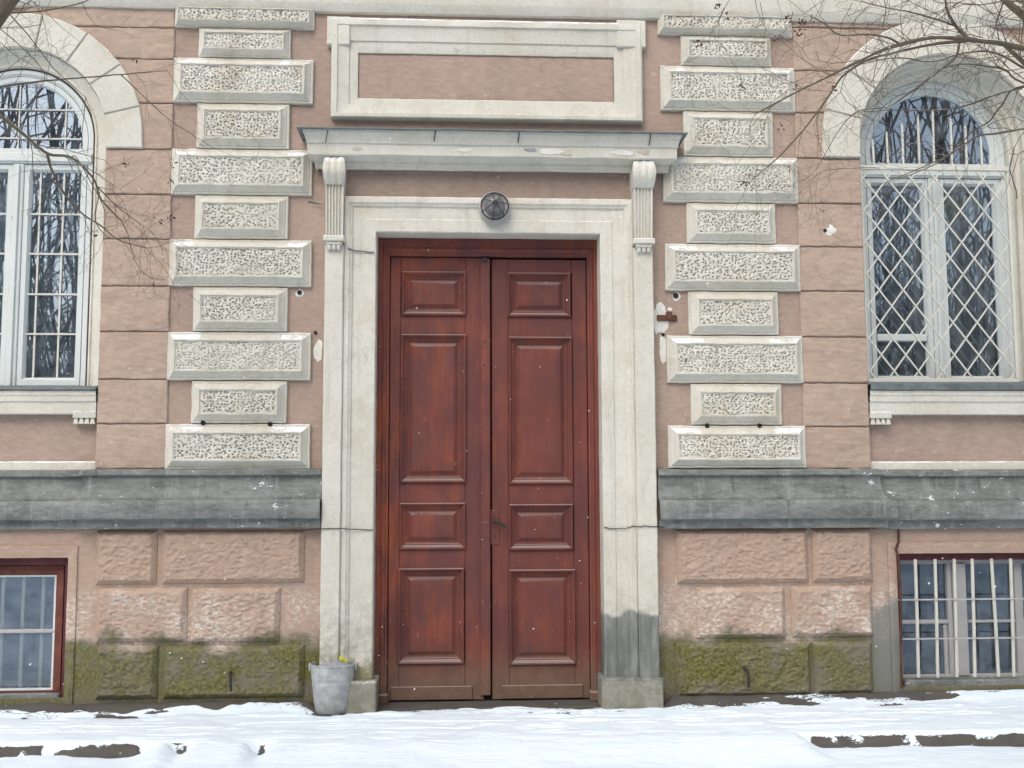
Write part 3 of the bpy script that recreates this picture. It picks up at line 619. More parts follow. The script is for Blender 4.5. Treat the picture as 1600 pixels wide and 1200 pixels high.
# ---- upper cornice band, inscription frame
zc = U(780, 15, -.08)[1]
mb = MB(); pf = [(.0, zc-.02), (.035, zc-.016), (.045, zc), (.060, zc+.03), (.064, zc+.045), (.064, zc+.16), (.075, zc+.17), (.075, zc+.30), (.11, zc+.33), (.16, zc+.36), (.16, zc+.45), (.0, zc+.50)]
mb.rings([[(x, -p, z) for x in np.linspace(XW0, XW1, 260)] for p, z in pf], closed=False); mb.build('cornice', 'cream', B, jit=.003, freq=6)
oF = rectU(518, 1003, 33, 188, -.04); iF = rectU(559, 960, 84, 155, -.04)
mb = MB(); rect_frame(mb, oF, iF, [(0, .004), (0, -.052), (.06, -.062), (.22, -.062), (.24, -.050), (.30, -.046), (.66, -.036), (.68, -.026), (.96, -.024), (1, -.020), (1, .004)])
PF = mb.build('inscription_frame', 'cream', B, jit=.0018)
for xa, xb in ((511, 547), (964, 1009)):
    e = rectU(xa, xb, 26 if xa < 700 else 32, 70 if xa < 700 else 74, -.05); relief(MB(), *e, [(0, .004), (0, -.050), (.006, -.057), (.02, -.057)], .03, None, True, .001).build('frame_ear', 'cream', PF)
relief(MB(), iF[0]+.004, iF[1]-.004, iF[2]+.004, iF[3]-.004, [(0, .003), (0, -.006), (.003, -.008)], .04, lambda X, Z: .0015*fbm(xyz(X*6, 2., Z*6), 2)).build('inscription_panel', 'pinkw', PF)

def blob(mb, c, r, y, sq=1., seed=0, n=26, h=.004):
    A = np.linspace(0, 2*math.pi, n, endpoint=False); rr = r*(1+.35*vnoise(xyz(np.cos(A)*1.7+seed*9, np.sin(A)*1.7, 1.))+.14*vnoise(xyz(np.cos(A)*5, np.sin(A)*5, seed*3.)))
    P = lambda k, yy: [(c[0]+k*q*math.cos(a), yy, c[1]+k*q*sq*math.sin(a)) for a, q in zip(A, rr)]
    mb.rings([P(1, y), P(.93, y-h), P(.5, y-h*1.1)], flip=True); o = len(mb.v)-n; mb.f.append(tuple(range(o, o+n))[::-1] if False else tuple(range(o, o+n))); return mb
# ---- door hood
hx0, _ = U(492, 262, -.1); hx1, _ = U(1045, 264, -.1)
ztop = U(765, 203, -.26)[1]; zbot = U(765, 264, -.10)[1]; hh = ztop-zbot
pr = [(.06, zbot-.004), (.085, zbot), (.085, zbot+hh*.08), (.096, zbot+hh*.10), (.096, zbot+hh*.19), (.112, zbot+hh*.21), (.128, zbot+hh*.26), (.172, zbot+hh*.275), (.178, zbot+hh*.30), (.182, zbot+hh*.62), (.194, zbot+hh*.64), (.198, zbot+hh*.72), (.216, zbot+hh*.84), (.232, zbot+hh*.90), (.238, zbot+hh)]
def hood_ring(p, z, e=0.):
    a, b = hx0-(p-.085)*.43-e, hx1+(p-.085)*.43+e; fr = [(x, -p, z) for x in np.linspace(a, b, 70)]
    return [(a, 0, z), (a, -p*.5, z)]+fr+[(b, -p*.5, z), (b, 0, z)]
mb = MB(); mb.rings([hood_ring(p, z) for p, z in pr], closed=False); HOOD = mb.build('door_hood', 'cream', B, jit=.003, freq=8)
mb = MB(); rr = [(.225, ztop-.003, .012), (.258, ztop-.007, .022), (.262, ztop-.002, .026), (.258, ztop+.004, .02), (.02, ztop+.06, .0)]
mb.rings([hood_ring(p, z, e) for p, z, e in rr], closed=False); mb.build('hood_flashing', 'zinc', HOOD, jit=.003, freq=7)
for fx, fz, r_, sq_, mt_ in ((.66, .46, .085, .28, 'paleplaster'), (.60, .50, .05, .3, 'rag'), (.70, .42, .04, .35, 'yellowed'), (.86, .46, .075, .30, 'paleplaster'), (.925, .49, .035, .5, 'yellowed'), (.42, .48, .05, .25, 'paleplaster'), (.12, .46, .04, .3, 'yellowed')):
    blob(MB(), (hx0+(hx1-hx0)*fx, zbot+hh*fz), r_, -.1775, sq_, fx*13, h=.0055).build('peeled_patch', mt_, HOOD)
for px, py in ((512, 212), (681, 210), (812, 212), (1017, 216)):
    c = U3(px, py-8, -.245); d = U3(px-3, py+11, -.203)
    MB().tube([c, (c+d)/2+np.array([0, -.006, 0]), d], .0035, 5).build('iron_pin', 'iron', HOOD)

# ---- door surround, pilasters, consoles
bz = U(560, 1066, -.12)[1]
oS = (rectU(503, 533, 392, 1060, -.1)[1]-.003, rectU(995, 1026, 392, 1060, -.1)[0]+.003, bz, U(765, 309, -.07)[1]); iS = (DX0, DX1, bz, DZ)
mb = MB(); rect_frame(mb, oS, iS, [(0, .004), (0, -.070), (.05, -.078), (.17, -.078), (.20, -.070), (.26, -.066), (.29, -.054), (.62, -.050), (.64, -.056), (.97, -.056), (1, -.050), (1, .12)], .05, True)
mb.build('door_surround', 'creams', B, jit=.0022)
PIL = []
for xa, xb, side in ((503, 533, -1), (995, 1026, 1)):
    x0, x1 = rectU(xa, xb, 392, 1060, -.1)[:2]; zt = U(765, 384, -.11)[1]
    p = relief(MB(), x0, x1, bz-.005, zt, [(0, .004), (0, -.088), (.006, -.096)], .04, lambda X, Z: .002*fbm(xyz(X*5, 1., Z*5), 2), True, .0015).build('pilaster', 'creams', B)
    PIL.append(p); xc = (x0+x1)/2; hw = (x1-x0)/2
    # console: scroll, fluted shaft, cap, guttae
    z250, z292, z370, z385, z393 = [U(765, q, -.13)[1] for q in (250, 291, 370, 384, 391)]
    mb = MB(); rr = [(-.005, z250)]
    for t in np.linspace(0, 1, 12):                                                # bulging S profile
        a = t*math.pi; rr.append((.150+.045*math.sin(a)-.018*t, z250-(z250-z292)*t))
    R = [[(xc-hw*1.02-.006*math.sin(math.pi*min(1, max(0, (z250-z)/(z250-z292)))), .0, z), (xc-hw*1.02-.01*math.sin(math.pi*min(1, max(0, (z250-z)/(z250-z292)))), -y, z)]+[(xc+hw*u*1.02, -y-.008*abs(math.cos(u*4.5)), z) for u in np.linspace(-.98, .98, 25)]+[(xc+hw*1.02+.01*math.sin(math.pi*min(1, max(0, (z250-z)/(z250-z292)))), -y, z), (xc+hw*1.02, 0, z)] for y, z in rr[1:]]
    R = [[(x, 0, z) for x, _, z in R[0]]]+R+[[(x, 0, z) for x, _, z in R[-1]]]
    mb.rings(R, closed=False, flip=True); C = mb.build('console', 'cream', B, jit=.001)
    mb = MB(); R = []
    for t in np.linspace(0, 1, 9):
        z = z292-.001-(z292-z370)*t; y = .128-.020*t; w_ = hw*(.96-.04*t)
        R.append([(xc-w_, 0, z)]+[(xc+w_*u, -y+(.013 if abs(u) < .88 and ((u/.88+1)*2.5-.1) % 1 < .62 and abs(u) < .86 else 0), z) for u in np.linspace(-1, 1, 81)]+[(xc+w_, 0, z)])
    mb.rings(R, closed=False, flip=True); mb.build('fluted_shaft', 'cream', C, smooth=30)
    MB().box(xc-hw*1.12, xc+hw*1.12, -.142, -.05, z385+.022, z370-.001, .006).build('console_cap', 'cream', C, jit=.001)
    MB().box(xc-hw*.85, xc+hw*.85, -.130, -.05, z385, z385+.021, .008).build('console_cap', 'cream', C, jit=.001)
    for q in (-.5, 0, .5):
        MB().lathe([(0, 0), (.014, 0), (.016, -.02), (.010, -.032), (0, -.034)], (xc+hw*q, -.112, z385-.001), 'z', 10).build('gutta', 'cream', C)
    # plinth of the pilaster
    xa_, xb_ = (rectU(500, 588, 1064, 1108, -.13)[:2] if side < 0 else rectU(941, 1037, 1062, 1108, -.13)[:2])
    MB().box(xa_, xb_, -.13, .12, -.15, bz+.002, .008).build('pilaster_base', 'creams', B, jit=.002)
# ---- threshold
MB().box(DX0-.01, DX1+.01, -.05, .5, -.2, .006, .004).build('threshold', 'pave', B, jit=.003)

# ---- door frame and leaves
yF, yD = .105, .165
oD = (DX0-.012, DX1+.012, .0, U(765, 373.5, yF)[1]); zin = U(765, 400, yF+.02)[1]
iD = (U(606, 800, yF+.03)[0], U(921, 800, yF+.03)[0], .0, zin)
mb = MB(); rect_frame(mb, oD, iD, [(0, yF+.1), (0, yF), (.45, yF), (.5, yF+.012), (.62, yF+.008), (.8, yF+.02), (.86, yF+.03), (1, yF+.034), (1, yF+.1)], .12, True)
DF = mb.build('door_frame', 'wood', B, jit=.001, smooth=25)
for x0, x1 in ((oD[0]+.008, iD[0]+.012), (iD[1]-.012, oD[1]-.008)): MB().box(x0, x1, yF-.012, yF+.06, .004, .07, .008).build('frame_foot', 'wood', DF)
xm = U(757, 750, yD)[0]; zd0 = .014; zd1 = zin-.006
def leaf(x0, x1, panels, side, ztilt):
    # stile-and-rail slab with openings, one mesh; panels and mouldings are its children
    mb = MB(); PX0, PX1 = min(p[0] for p in panels), max(p[1] for p in panels); T = yD+.045
    mb.box(x0, PX0, yD, T, zd0, zd1+ztilt, .003); mb.box(PX1, x1, yD, T, zd0, zd1+ztilt, .003)
    zz = sorted([(p[2], p[3]) for p in panels]); prev = zd0
    for a, b in zz+[(zd1+ztilt, None)]:
        mb.box(PX0+.0012, PX1-.0012, yD+.0015, T, prev, a, .003); prev = b
    Lf = mb.build('door_leaf', 'wood', B)
    for (a, b, c, d) in panels:
        m2 = MB(); rect_frame(m2, (a-.006, b+.006, c-.006, d+.006), (a+.044, b-.044, c+.044, d-.044), [(0, yD+.004), (0, yD-.014), (.12, yD-.020), (.3, yD-.016), (.36, yD-.006), (.6, yD+.006), (.72, yD+.004), (.8, yD+.012), (1, yD+.016), (1, yD+.03)]); m2.build('moulding', 'wood', Lf, smooth=25)
        relief(MB(), a+.043, b-.043, c+.043, d-.043, [(0, yD+.03), (0, yD+.022), (.004, yD+.020), (.010, yD+.020), (.030, yD+.006), (.034, yD+.004)], .05, lambda X, Z: .0012*fbm(xyz(X*9, 1., Z*2), 2)).build('panel', 'wood', Lf, smooth=25)
    MB().box(PX0-.05, PX1+.05, yD-.012, yD+.002, zd0+.004, rectU(620, 740, 1072, 1090, yD)[3], .004).build('kick_board', 'wood', Lf)
    return Lf
PLl = [rectU(629, 727, 426, 492, yD), rectU(627, 727, 524, 753, yD), rectU(625, 726, 787, 857, yD), rectU(623, 724, 889, 1036, yD)]
PLr = [rectU(794, 890, 428, 494, yD), rectU(796, 893, 528, 755, yD), rectU(796, 894, 789, 858, yD), rectU(797, 898, 891, 1037, yD)]
L1 = leaf(iD[0]+.004, xm-.002, PLl, -1, 0.); L2 = leaf(U(768.6, 700, yD)[0], iD[1]-.004, PLr, 1, -.010)
MB().box(U(750.5, 700, yD)[0], U(766, 700, yD)[0], yD-.026, yD-.001, zd0+.03, zd1-.01, .006).build('astragal', 'wood', L1)
for py in (535, 571): MB().lathe([(0, .004), (.006, .003), (.007, 0)], (*U3(757, py, yD-.026)[:2], U(757, py, yD)[1]), 'y', 10).build('screw_head', 'iron', L1)
c = U3(757, 405, yD-.03); MB().box(c[0]-.018, c[0]+.018, c[1]-.008, c[1]+.02, c[2]-.02, c[2]+.012, .004).build('top_bolt', 'iron', L1)
lp = rectU(766.5, 780, 797, 851, yD); LP = MB().box(lp[0], lp[1], yD-.006, yD-.0005, lp[2], lp[3], .003).build('lock_plate', 'wood', L2)
h = U3(772, 814, yD-.006); h2 = U3(790, 823, yD-.05)
MB().tube([h, h+np.array([0, -.042, 0]), h+np.array([.012, -.05, -.003]), h2, h2+np.array([.006, .004, -.004])], [.011, .010, .0095, .009, .006], 10).build('door_handle', 'iron', L2)
kz = U(774, 837, yD)[1]; kx = U(774, 837, yD)[0]; MB().box(kx-.004, kx+.004, yD-.0075, yD-.0062, kz-.012, kz+.010, .001).build('keyhole', 'hole', L2)

# ---- basement windows
def basement(r, red, side):
    x0, x1, z0, z1 = r; y = .10
    W = MB()
    rect_frame(W, (x0+.002, x1-.002, z0+.002, z1-.002), (x0+.035, x1-.035, z0+.03, z1-.05), [(0, .3), (0, .045 if red else .05), (1, .05), (1, .3)])
    W = W.build('basement_window', 'wred', B)
    rect_frame(s := MB(), (x0-.06, x1+.06, z0-.3, z1+.075), (x0, x1, z0-.3, z1), [(0, .003), (0, -.010), (.15, -.012), (.6, -.004), (1, -.002), (1, .06)], .06, True); s.build('plaster_trim', 'pink', W, jit=.002)
    return W
yb = .12
WBL = basement(BL, True, -1)
x0, x1, z0, z1 = BL; f = MB(); ii = (x0+.10, U(84.5, 980, yb)[0], U(40, 1080, yb)[1], U(40, 899, yb)[1])
rect_frame(f, (x0+.04, U(97, 980, yb)[0], z0+.03, U(40, 884, yb)[1]), ii, [(0, yb+.06), (0, yb), (.75, yb), (1, yb+.014), (1, yb+.05)]); f.build('sash', 'wsash', WBL, jit=.001)
f = MB(); rect_frame(f, ii, (ii[0]+.012, ii[1]-.014, ii[2]+.014, ii[3]-.012), [(0, yb+.02), (0, yb+.012), (1, yb+.016), (1, yb+.05)]); f.build('sash_lining', 'white', WBL)
zc_ = U(40, 987, yb)[1]; MB().box(ii[0], ii[1], yb+.012, yb+.05, zc_-.012, zc_+.012, .004).build('sash_bar', 'lilac', WBL)
MB().add([(ii[0]-.005, yb+.035, ii[2]-.005), (ii[1]+.005, yb+.035, ii[2]-.005), (ii[1]+.005, yb+.035, ii[3]+.005), (ii[0]-.005, yb+.035, ii[3]+.005)], [(0, 1, 2, 3)]).build('pane', 'glassb', WBL, smooth=0)
for px in (3, 35, 66, -28, -60, -90):
    xx = U(px, 980, yb+.08)[0]; bar(MB(), (xx, z0+.03), (xx, z1-.03), yb+.08, .022, .012).build('security_bar', 'grille', WBL)
WBR = basement(BR, False, 1)
x0, x1, z0, z1 = BR; yb = .13; fa = rectU(1407, 1650, 874, 1058, yb)
f = MB(); rect_frame(f, (x0+.036, x1-.036, z0+.031, z1-.051), (fa[0]+.012, fa[1]-.012, fa[2]+.02, fa[3]-.03), [(0, yb+.06), (0, yb), (.8, yb), (1, yb+.012), (1, yb+.05)]); f.build('sash', 'lilac', WBR)
xm_a, xm_b = U(1490, 960, yb)[0], U(1511, 960, yb)[0]
MB().box(xm_a, xm_b, yb-.01, yb+.06, fa[2]+.01, fa[3]-.02, .006).build('mullion', 'lilac', WBR)
MB().box(xm_a-.035, xm_a-.002, yb+.004, yb+.055, fa[2]+.012, fa[3]-.022, .005).build('sash_stile', 'lilac', WBR)
xs_m = U(1478, 1020, yb)[0]
MB().box(fa[0]+.01, xm_a-.036, yb+.004, yb+.05, U(1440, 975, yb)[1], U(1440, 969, yb)[1], .003).build('sash_bar', 'lilac', WBR)
MB().box(xs_m, xm_a-.037, yb+.02, yb+.055, fa[2]+.012, U(1440, 976, yb)[1], .003).build('sash_stile', 'lilac', WBR)
MB().box(xm_b+.001, fa[1]-.01, yb+.012, yb+.05, U(1540, 973, yb)[1], U(1540, 969, yb)[1], .002).build('sash_bar', 'lilac', WBR)
MB().box(U(1588, 960, yb)[0], U(1600, 960, yb)[0], yb+.003, yb+.05, fa[2]+.012, fa[3]-.022, .003).build('sash_stile', 'lilac', WBR)
MB().add([(fa[0], yb+.034, fa[2]), (xm_a+.01, yb+.034, fa[2]), (xm_a+.01, yb+.034, fa[3]), (fa[0], yb+.034, fa[3])], [(0, 1, 2, 3)]).build('pane', 'glassd', WBR, smooth=0)
MB().add([(xm_b-.01, yb+.034, fa[2]), (fa[1], yb+.034, fa[2]), (fa[1], yb+.034, fa[3]), (xm_b-.01, yb+.034, fa[3])], [(0, 1, 2, 3)]).build('pane', 'glassd', WBR, smooth=0)
MB().box(BR[0]+.037, BR[1]-.037, .02, .3, BR[2]-.01, fa[2]+.004, .008).build('window_sill', 'stone', WBR, jit=.003)
MB().box(BL[0]+.037, BL[1]-.037, .02, .3, BL[2]-.01, BL[2]+.028, .008).build('window_sill', 'stone', WBL, jit=.003)

# ---- plug holes and bare patches of plaster
for px, py, r, sq, y, sd in ((1295, 361, .056, .72, -.013, 1), (1031, 497, .075, 1.5, .002, 2), (1040, 545, .05, 2.1, .002, 3), (1046, 483, .018, .7, .002, 4), (497, 548, .035, 1.9, .002, 5), (468, 458, .026, 1, .002, 6), (1057, 464, .03, 1.1, .002, 7), (1066, 905, .05, .7, .002, 8), (1290, 905, .02, .6, -.01, 9)):
    blob(MB(), U(px, py), r, y, sq, sd, h=.0035).build('plaster_patch', 'paleplaster', B)
for px, py, r, y in ((468, 457, .013, -.002), (1056, 462, .016, -.002), (493, 520, .010, -.001), (1036, 523, .010, -.001), (317, 661, .013, -.03), (422, 663, .013, -.03), (1105, 665, .013, -.03), (1187, 665, .013, -.03), (1071, 563, .009, -.062), (1289, 360, .010, -.018), (1212, 573, .008, -.062)):
    c = U3(px, py, y-.002); MB().lathe([(r*1.25, -.004), (r*1.1, .006), (r*.9, .006), (r*.7, .001), (0, .0)], c, 'y', 14).build('wall_plug', 'hole', B)

# ================================================================== things on and by the wall
# ---- lamp
lc = U3(772.5, 325, -.082); LA = tag(empty('wall_lamp', lc), 'round caged bulkhead lamp with dusty glass dome above the door', 'lamp')
def child(mb, name, mat, root, **k):
    mb.v = [tuple(np.array(q)-np.array(root.location)) for q in mb.v]; return mb.build(name, mat, root, **k)
child(MB().lathe([(.0, .001), (.104, .001), (.106, .008), (.105, .030), (.100, .040), (.086, .043), (.080, .040), (.0, .038)], lc, 'y', 40), 'base_ring', 'lilac', LA)
child(MB().lathe([(.070, .036), (.069, .055), (.063, .085), (.051, .108), (.034, .124), (.016, .131), (.0, .133)], lc, 'y', 36), 'glass_dome', 'lampglass', LA)
mb = MB(); A = np.linspace(0, 2*math.pi, 41); mb.tube([lc+np.array([.091*math.cos(a), -.050, .091*math.sin(a)]) for a in A], .0045, 6, False); child(mb, 'guard_ring', 'iron', LA)
for k in range(7):
    a = 2*math.pi*k/7+.05; u = np.array([math.cos(a), 0, math.sin(a)])
    child(MB().tube([lc+u*r+np.array([0, -h, 0]) for r, h in ((.097, .035), (.092, .055), (.083, .088), (.066, .115), (.042, .134), (.014, .142))], .0028, 5), 'guard_wire', 'iron', LA)
child(MB().lathe([(0, .136), (.018, .138), (.019, .145), (0, .148)], lc, 'y', 14), 'guard_hub', 'iron', LA)
# ---- bucket
bc = G(516, 1117, .004); bc[1] += .11
BK = tag(empty('bucket', bc), 'galvanised tapered bucket standing at the foot of the left door pilaster', 'bucket')
pf = [(0, .008), (.098, .008), (.104, 0), (.108, .006), (.118, .07), (.1295, .19), (.1315, .2), (.1315, .208), (.1305, .213), (.133, .232), (.1355, .240), (.1355, .247), (.1345, .252), (.1415, .325), (.1455, .330), (.1465, .336), (.143, .340), (.139, .336), (.128, .2), (.108, .03), (0, .028)]
pf = [(r, h*.89) for r, h in pf]
child(MB().lathe(pf, bc, 'z', 48), 'body', 'galv', BK, jit=.0025, freq=7)
for sx in (-1, 1):
    c = bc+np.array([sx*.146, 0, .283]); child(MB().box(c[0]-.006, c[0]+.006, c[1]-.018, c[1]+.018, c[2]-.026, c[2]+.020, .004), 'handle_lug', 'galv', BK)
A = np.linspace(0, math.pi, 22); child(MB().tube([bc+np.array([-.149*math.cos(a), .138*math.sin(a)-.0, .292+.012*math.sin(a)]) for a in A], .004, 6), 'handle', 'iron', BK)
A = np.linspace(0, 2*math.pi, 26, endpoint=False)
mb = MB(); mb.rings([[(bc[0]+r*math.cos(a), bc[1]+r*math.sin(a), bc[2]+z+hz*vnoise(np.array([math.cos(a)*2, math.sin(a)*2, r*20.]))) for a in A] for r, z, hz in ((.1245, .18, 0), (.1305, .235, .004), (.11, .275, .012), (.07, .297, .018), (.03, .308, .012), (.004, .310, .0))]); mb.v = [(x+.0*z, y, z+.25*max(0, x-bc[0])) if z > bc[2]+.25 else (x, y, z) for x, y, z in mb.v]
tag(mb.build('rag', 'rag', smooth=70), 'grey crumpled rag stuffed into the galvanised bucket', 'rag')
sc = bc+np.array([.07, -.03, .324]); mb = MB().box(-.03, .03, -.016, .016, -.013, .013, .006); rm = Matrix.Rotation(.55, 3, 'Y')@Matrix.Rotation(.4, 3, 'Z'); mb.v = [tuple(rm@Vector(q)+Vector(sc)) for q in mb.v]
tag(mb.build('sponge', 'yellow', jit=.002, freq=50), 'small yellow sponge lying on the rag in the bucket', 'sponge')
# ---- iron hooks
for px, py, lb in ((361, 1065, 'bent iron hook in mossy plinth block beside the galvanised bucket'), (1167, 1059, 'bent iron hook in mossy plinth block beside the damp-stained pilaster')):
    c = U3(px, py, -.075); mb = MB().tube([c+np.array(q) for q in ((-.006, .04, .052), (-.006, -.012, .054), (-.001, -.026, .046), (.002, -.03, .03), (.004, -.026, -.03), (.006, -.02, -.056))], [.009, .010, .010, .009, .009, .008], 8)
    tag(mb.build('iron_hook', 'iron'), lb, 'hook', 'iron hooks in the plinth')
# ---- rusty bracket, cables
a = rectU(1027, 1058, 492, 501, -.02); mb = MB().box(a[0], a[1], -.018, .004, a[2], a[3], .003); mb.box(a[0]+.06, a[0]+.10, -.028, -.004, a[2]+.004, a[3]+.022, .004); mb.lathe([(0, .008), (.01, .006), (.011, 0)], ((a[0]+a[1])/2+.012, -.018, (a[2]+a[3])/2), 'y', 8)
tag(mb.build('iron_bracket', 'rust', jit=.001), 'small rusty iron bracket in a chipped patch beside the door pilaster', 'bracket')
def cable(pts, r, mat, label, wob=.002):
    P = []
    for p, q in zip(pts[:-1], pts[1:]):
        for t in np.linspace(0, 1, 14, endpoint=False): P.append(np.array(p)+(np.array(q)-np.array(p))*t)
    P.append(np.array(pts[-1])); P = [p+wob*np.array([vnoise(p*40), 0, vnoise(p*40+9)]) for p in P]
    tag(MB().tube(P, r, 6).build('cable', mat), label, 'cable')
cable([U3(478, 829, -.03), U3(501, 826, -.103), U3(520, 825, -.103), U3(534, 826, -.103), U3(540, 826, -.085), U3(556, 827, -.064), U3(583, 828, -.063)], .0034, 'iron', 'thin twisted dark wire across the pilaster above the bucket', .006)
cable([U3(944, 825, -.063), U3(970, 826, -.064), U3(990, 823, -.085), U3(997, 823, -.103), U3(1026, 822, -.103), U3(1040, 824, -.075), U3(1060, 826, -.03)], .0034, 'iron', 'thin twisted dark wire across the damp-stained pilaster', .006)
cable([U3(544, 388, -.085), U3(552, 391, -.066), U3(565, 393, -.063), U3(584, 394.5, -.063)], .0045, 'green', 'short green wire beside the top corner of the door')
cable([U3(481, 315, -.004), U3(492, 317, -.004), U3(503, 318, -.05)], .0040, 'green', 'short green wire between quoin and fluted console')
cable([U3(1404, 820, -.018), U3(1404, 845, -.018), U3(1400, 858, -.02), U3(1404, 872, -.016), U3(1407, 930, -.016), U3(1409, 1075, -.016)], .008, 'rust', 'dark vertical cable beside the barred basement window')
cable([U3(1584, 232, -.01), U3(1577, 262, -.01), U3(1584, 285, -.01), U3(1590, 310, -.01)], .0035, 'iron', 'thin dark wire hanging by the lattice window grille', .006)
# ---- curtains
def curtain(x0, x1, z0, z1, y, mat, label, fold=.022, wl=.075):
    xs = np.linspace(x0, x1, int((x1-x0)/.008)+2); zs = np.linspace(z0, z1, 14); X, Zz = np.meshgrid(xs, zs)
    Y = y+fold*np.sin(X*2*math.pi/wl+1.5*vnoise(xyz(X*5, 1., Zz*.7)))*(.6+.4*(z1-Zz)/(z1-z0))
    n = len(xs); mb = MB().add(np.stack([X, Y, Zz], -1).reshape(-1, 3), [(j*n+i, j*n+i+1, (j+1)*n+i+1, (j+1)*n+i) for j in range(len(zs)-1) for i in range(n-1)])
    tag(mb.build('curtain', mat, smooth=80), label, 'curtain')
curtain(RW['cx']+.16, RW['cx']+.52, zRs+.02, tzR0-.02, .62, 'curtain', 'olive curtain hanging behind the lattice grille window')
curtain(LW['cx']-.50, LW['cx']-.10, zLs+.02, tzL0-.02, .50, 'lace', 'pale net curtain behind the window without outside bars')

# ---- lattice grille on the right window
gy_ = .045; gr = rectU(1346, 1584, 264, 594, gy_); x0, x1, z0, z1 = gr; x0 = max(x0, RW['cx']-R1+.012); x1 = min(x1, RW['cx']+R1-.02)
GR_ = tag(empty('window_grille', ((x0+x1)/2, gy_, z0)), 'cream painted diamond lattice grille with spiked arch bars on arched window', 'grille')
child(MB().box(x0, x1, gy_-.014, gy_+.014, z0-.016, z0+.010, .003), 'frame_bar', 'grille', GR_); child(MB().box(x0, x1, gy_-.014, gy_+.014, z1-.012, z1+.018, .003), 'frame_bar', 'grille', GR_)
child(MB().box(x0, x0+.020, gy_-.012, gy_+.012, z0+.011, z1-.013, .003), 'frame_bar', 'grille', GR_); child(MB().box(x1-.022, x1, gy_-.012, gy_+.012, z0+.011, z1-.013, .003), 'frame_bar', 'grille', GR_)
o0 = np.array(U(1393.3, 478.7, gy_)); dx = U(1431.2, 478.7, gy_)[0]-o0[0]; dzz = o0[1]-U(1393.3, 529.3, gy_)[1]
for sgn in (-1, 1):
    for k in range(-16, 17):
        p = o0+np.array([k*dx, 0.]); t = np.array([dx, sgn*dzz]); lo, hi = -99., 99.
        for ax, (mn, mx) in enumerate(((x0+.016, x1-.018), (z0+.008, z1-.010))):
            a, b = sorted(((mn-p[ax])/t[ax], (mx-p[ax])/t[ax])); lo, hi = max(lo, a), min(hi, b)
        if hi-lo < .15: continue
        child(bar(MB(), p+t*lo, p+t*hi, gy_+sgn*.0042, .0095, .008), 'lattice_bar', 'grille', GR_)
for px, py in ((1363, 216), (1385, 205), (1409, 193), (1434, 182), (1457, 171), (1485, 184), (1508, 196), (1532, 213), (1555, 221)):
    a = U(px+2.5, 262, gy_); b = U(px, py, gy_); mb = MB(); bar(mb, (a[0], z1+.012), (b[0], b[1]-.02), gy_, .012, .012); mb.tube([(b[0], gy_, b[1]-.021), (b[0], gy_, b[1]-.012), (b[0], gy_, b[1])], [.006, .007, .001], 6); child(mb, 'spike_bar', 'grille', GR_)
# ---- bars in front of the right basement window
gy_ = .03; zt, zbm = U(1500, 876, gy_)[1], U(1500, 1053, gy_)[1]
GB = tag(empty('window_grille', (U(1500, 1053, gy_)[0], gy_, zbm)), 'pale painted upright bars over the basement window under the red lintel', 'grille')
for pa, pb in ((1430, 1435), (1461, 1465), (1491, 1495), (1519, 1523), (1549, 1560), (1579, 1584), (1608, 1611), (1637, 1640)):
    a, b = U(pa, 876, gy_), U(pb, 1053, gy_); child(MB().tube([(a[0], gy_, zt+.012), (a[0]*.5+b[0]*.5+.002, gy_, (zt+zbm)/2), (b[0], gy_, zbm-.02)], .0115, 8), 'bar', 'grille', GB)
for py in (936, 997):
    z = U(1500, py, gy_)[1]; child(MB().box(BR[0]+.003, BR[1]-.003, gy_-.004-.014, gy_-.0125, z-.005, z+.005, .001), 'cross_bar', 'lilac', GB)

# ================================================================== trees
class Tree:
    def __init__(s, rng): s.mb = MB(); s.rng = rng; s.tips = []
    def limb(s, P, r0, r1, n=6):
        P = [np.asarray(p, float) for p in P]; Q = []
        for i in range(len(P)-1):                                            # Catmull-Rom
            a, b, c, d = P[max(i-1, 0)], P[i], P[i+1], P[min(i+2, len(P)-1)]
            for t in np.linspace(0, 1, 5, endpoint=False): Q.append(.5*((2*b)+(c-a)*t+(2*a-5*b+4*c-d)*t*t+(3*b-a-3*c+d)*t**3))
        Q.append(P[-1]); rs = list(np.linspace(r0, r1, len(Q))); s.mb.tube(Q, rs, n); return Q, rs
    def twig(s, p, d, L, r, lvl, flat=.35, step=.05, bend=.28):
        rng = s.rng; n = max(3, int(L/step)); P = [p]; k = rng.choice([-1, 1])*rng.uniform(.0, .10)
        d = d/np.linalg.norm(d); ds = [d]
        for i in range(n):
            j = rng.normal(0, bend, 3); j[1] *= flat; ax = np.array([-d[2], 0, d[0]])*k
            d = d+j+ax; d[1] *= .93; d /= np.linalg.norm(d); P.append(P[-1]+d*L/n); ds.append(d)
        s.mb.tube(P, list(np.linspace(r, max(.0005, r*.35), len(P))), 3 if lvl > 0 else 4, False); s.tips.append((P[-1], d))
        if lvl < 3:
            for i in range(1, n):
                if rng.random() < (.62, .5, .28)[lvl]:
                    sg = 1 if (i+lvl) % 2 else -1; a = rng.uniform(.5, 1.15)*sg; dd = ds[i]
                    e = np.array([dd[0]*math.cos(a)-dd[2]*math.sin(a), dd[1]+rng.normal(0, flat), dd[0]*math.sin(a)+dd[2]*math.cos(a)])
                    s.twig(P[i], e, L*rng.uniform(.3, .6), max(.0006, r*.62), lvl+1, flat, step, bend)
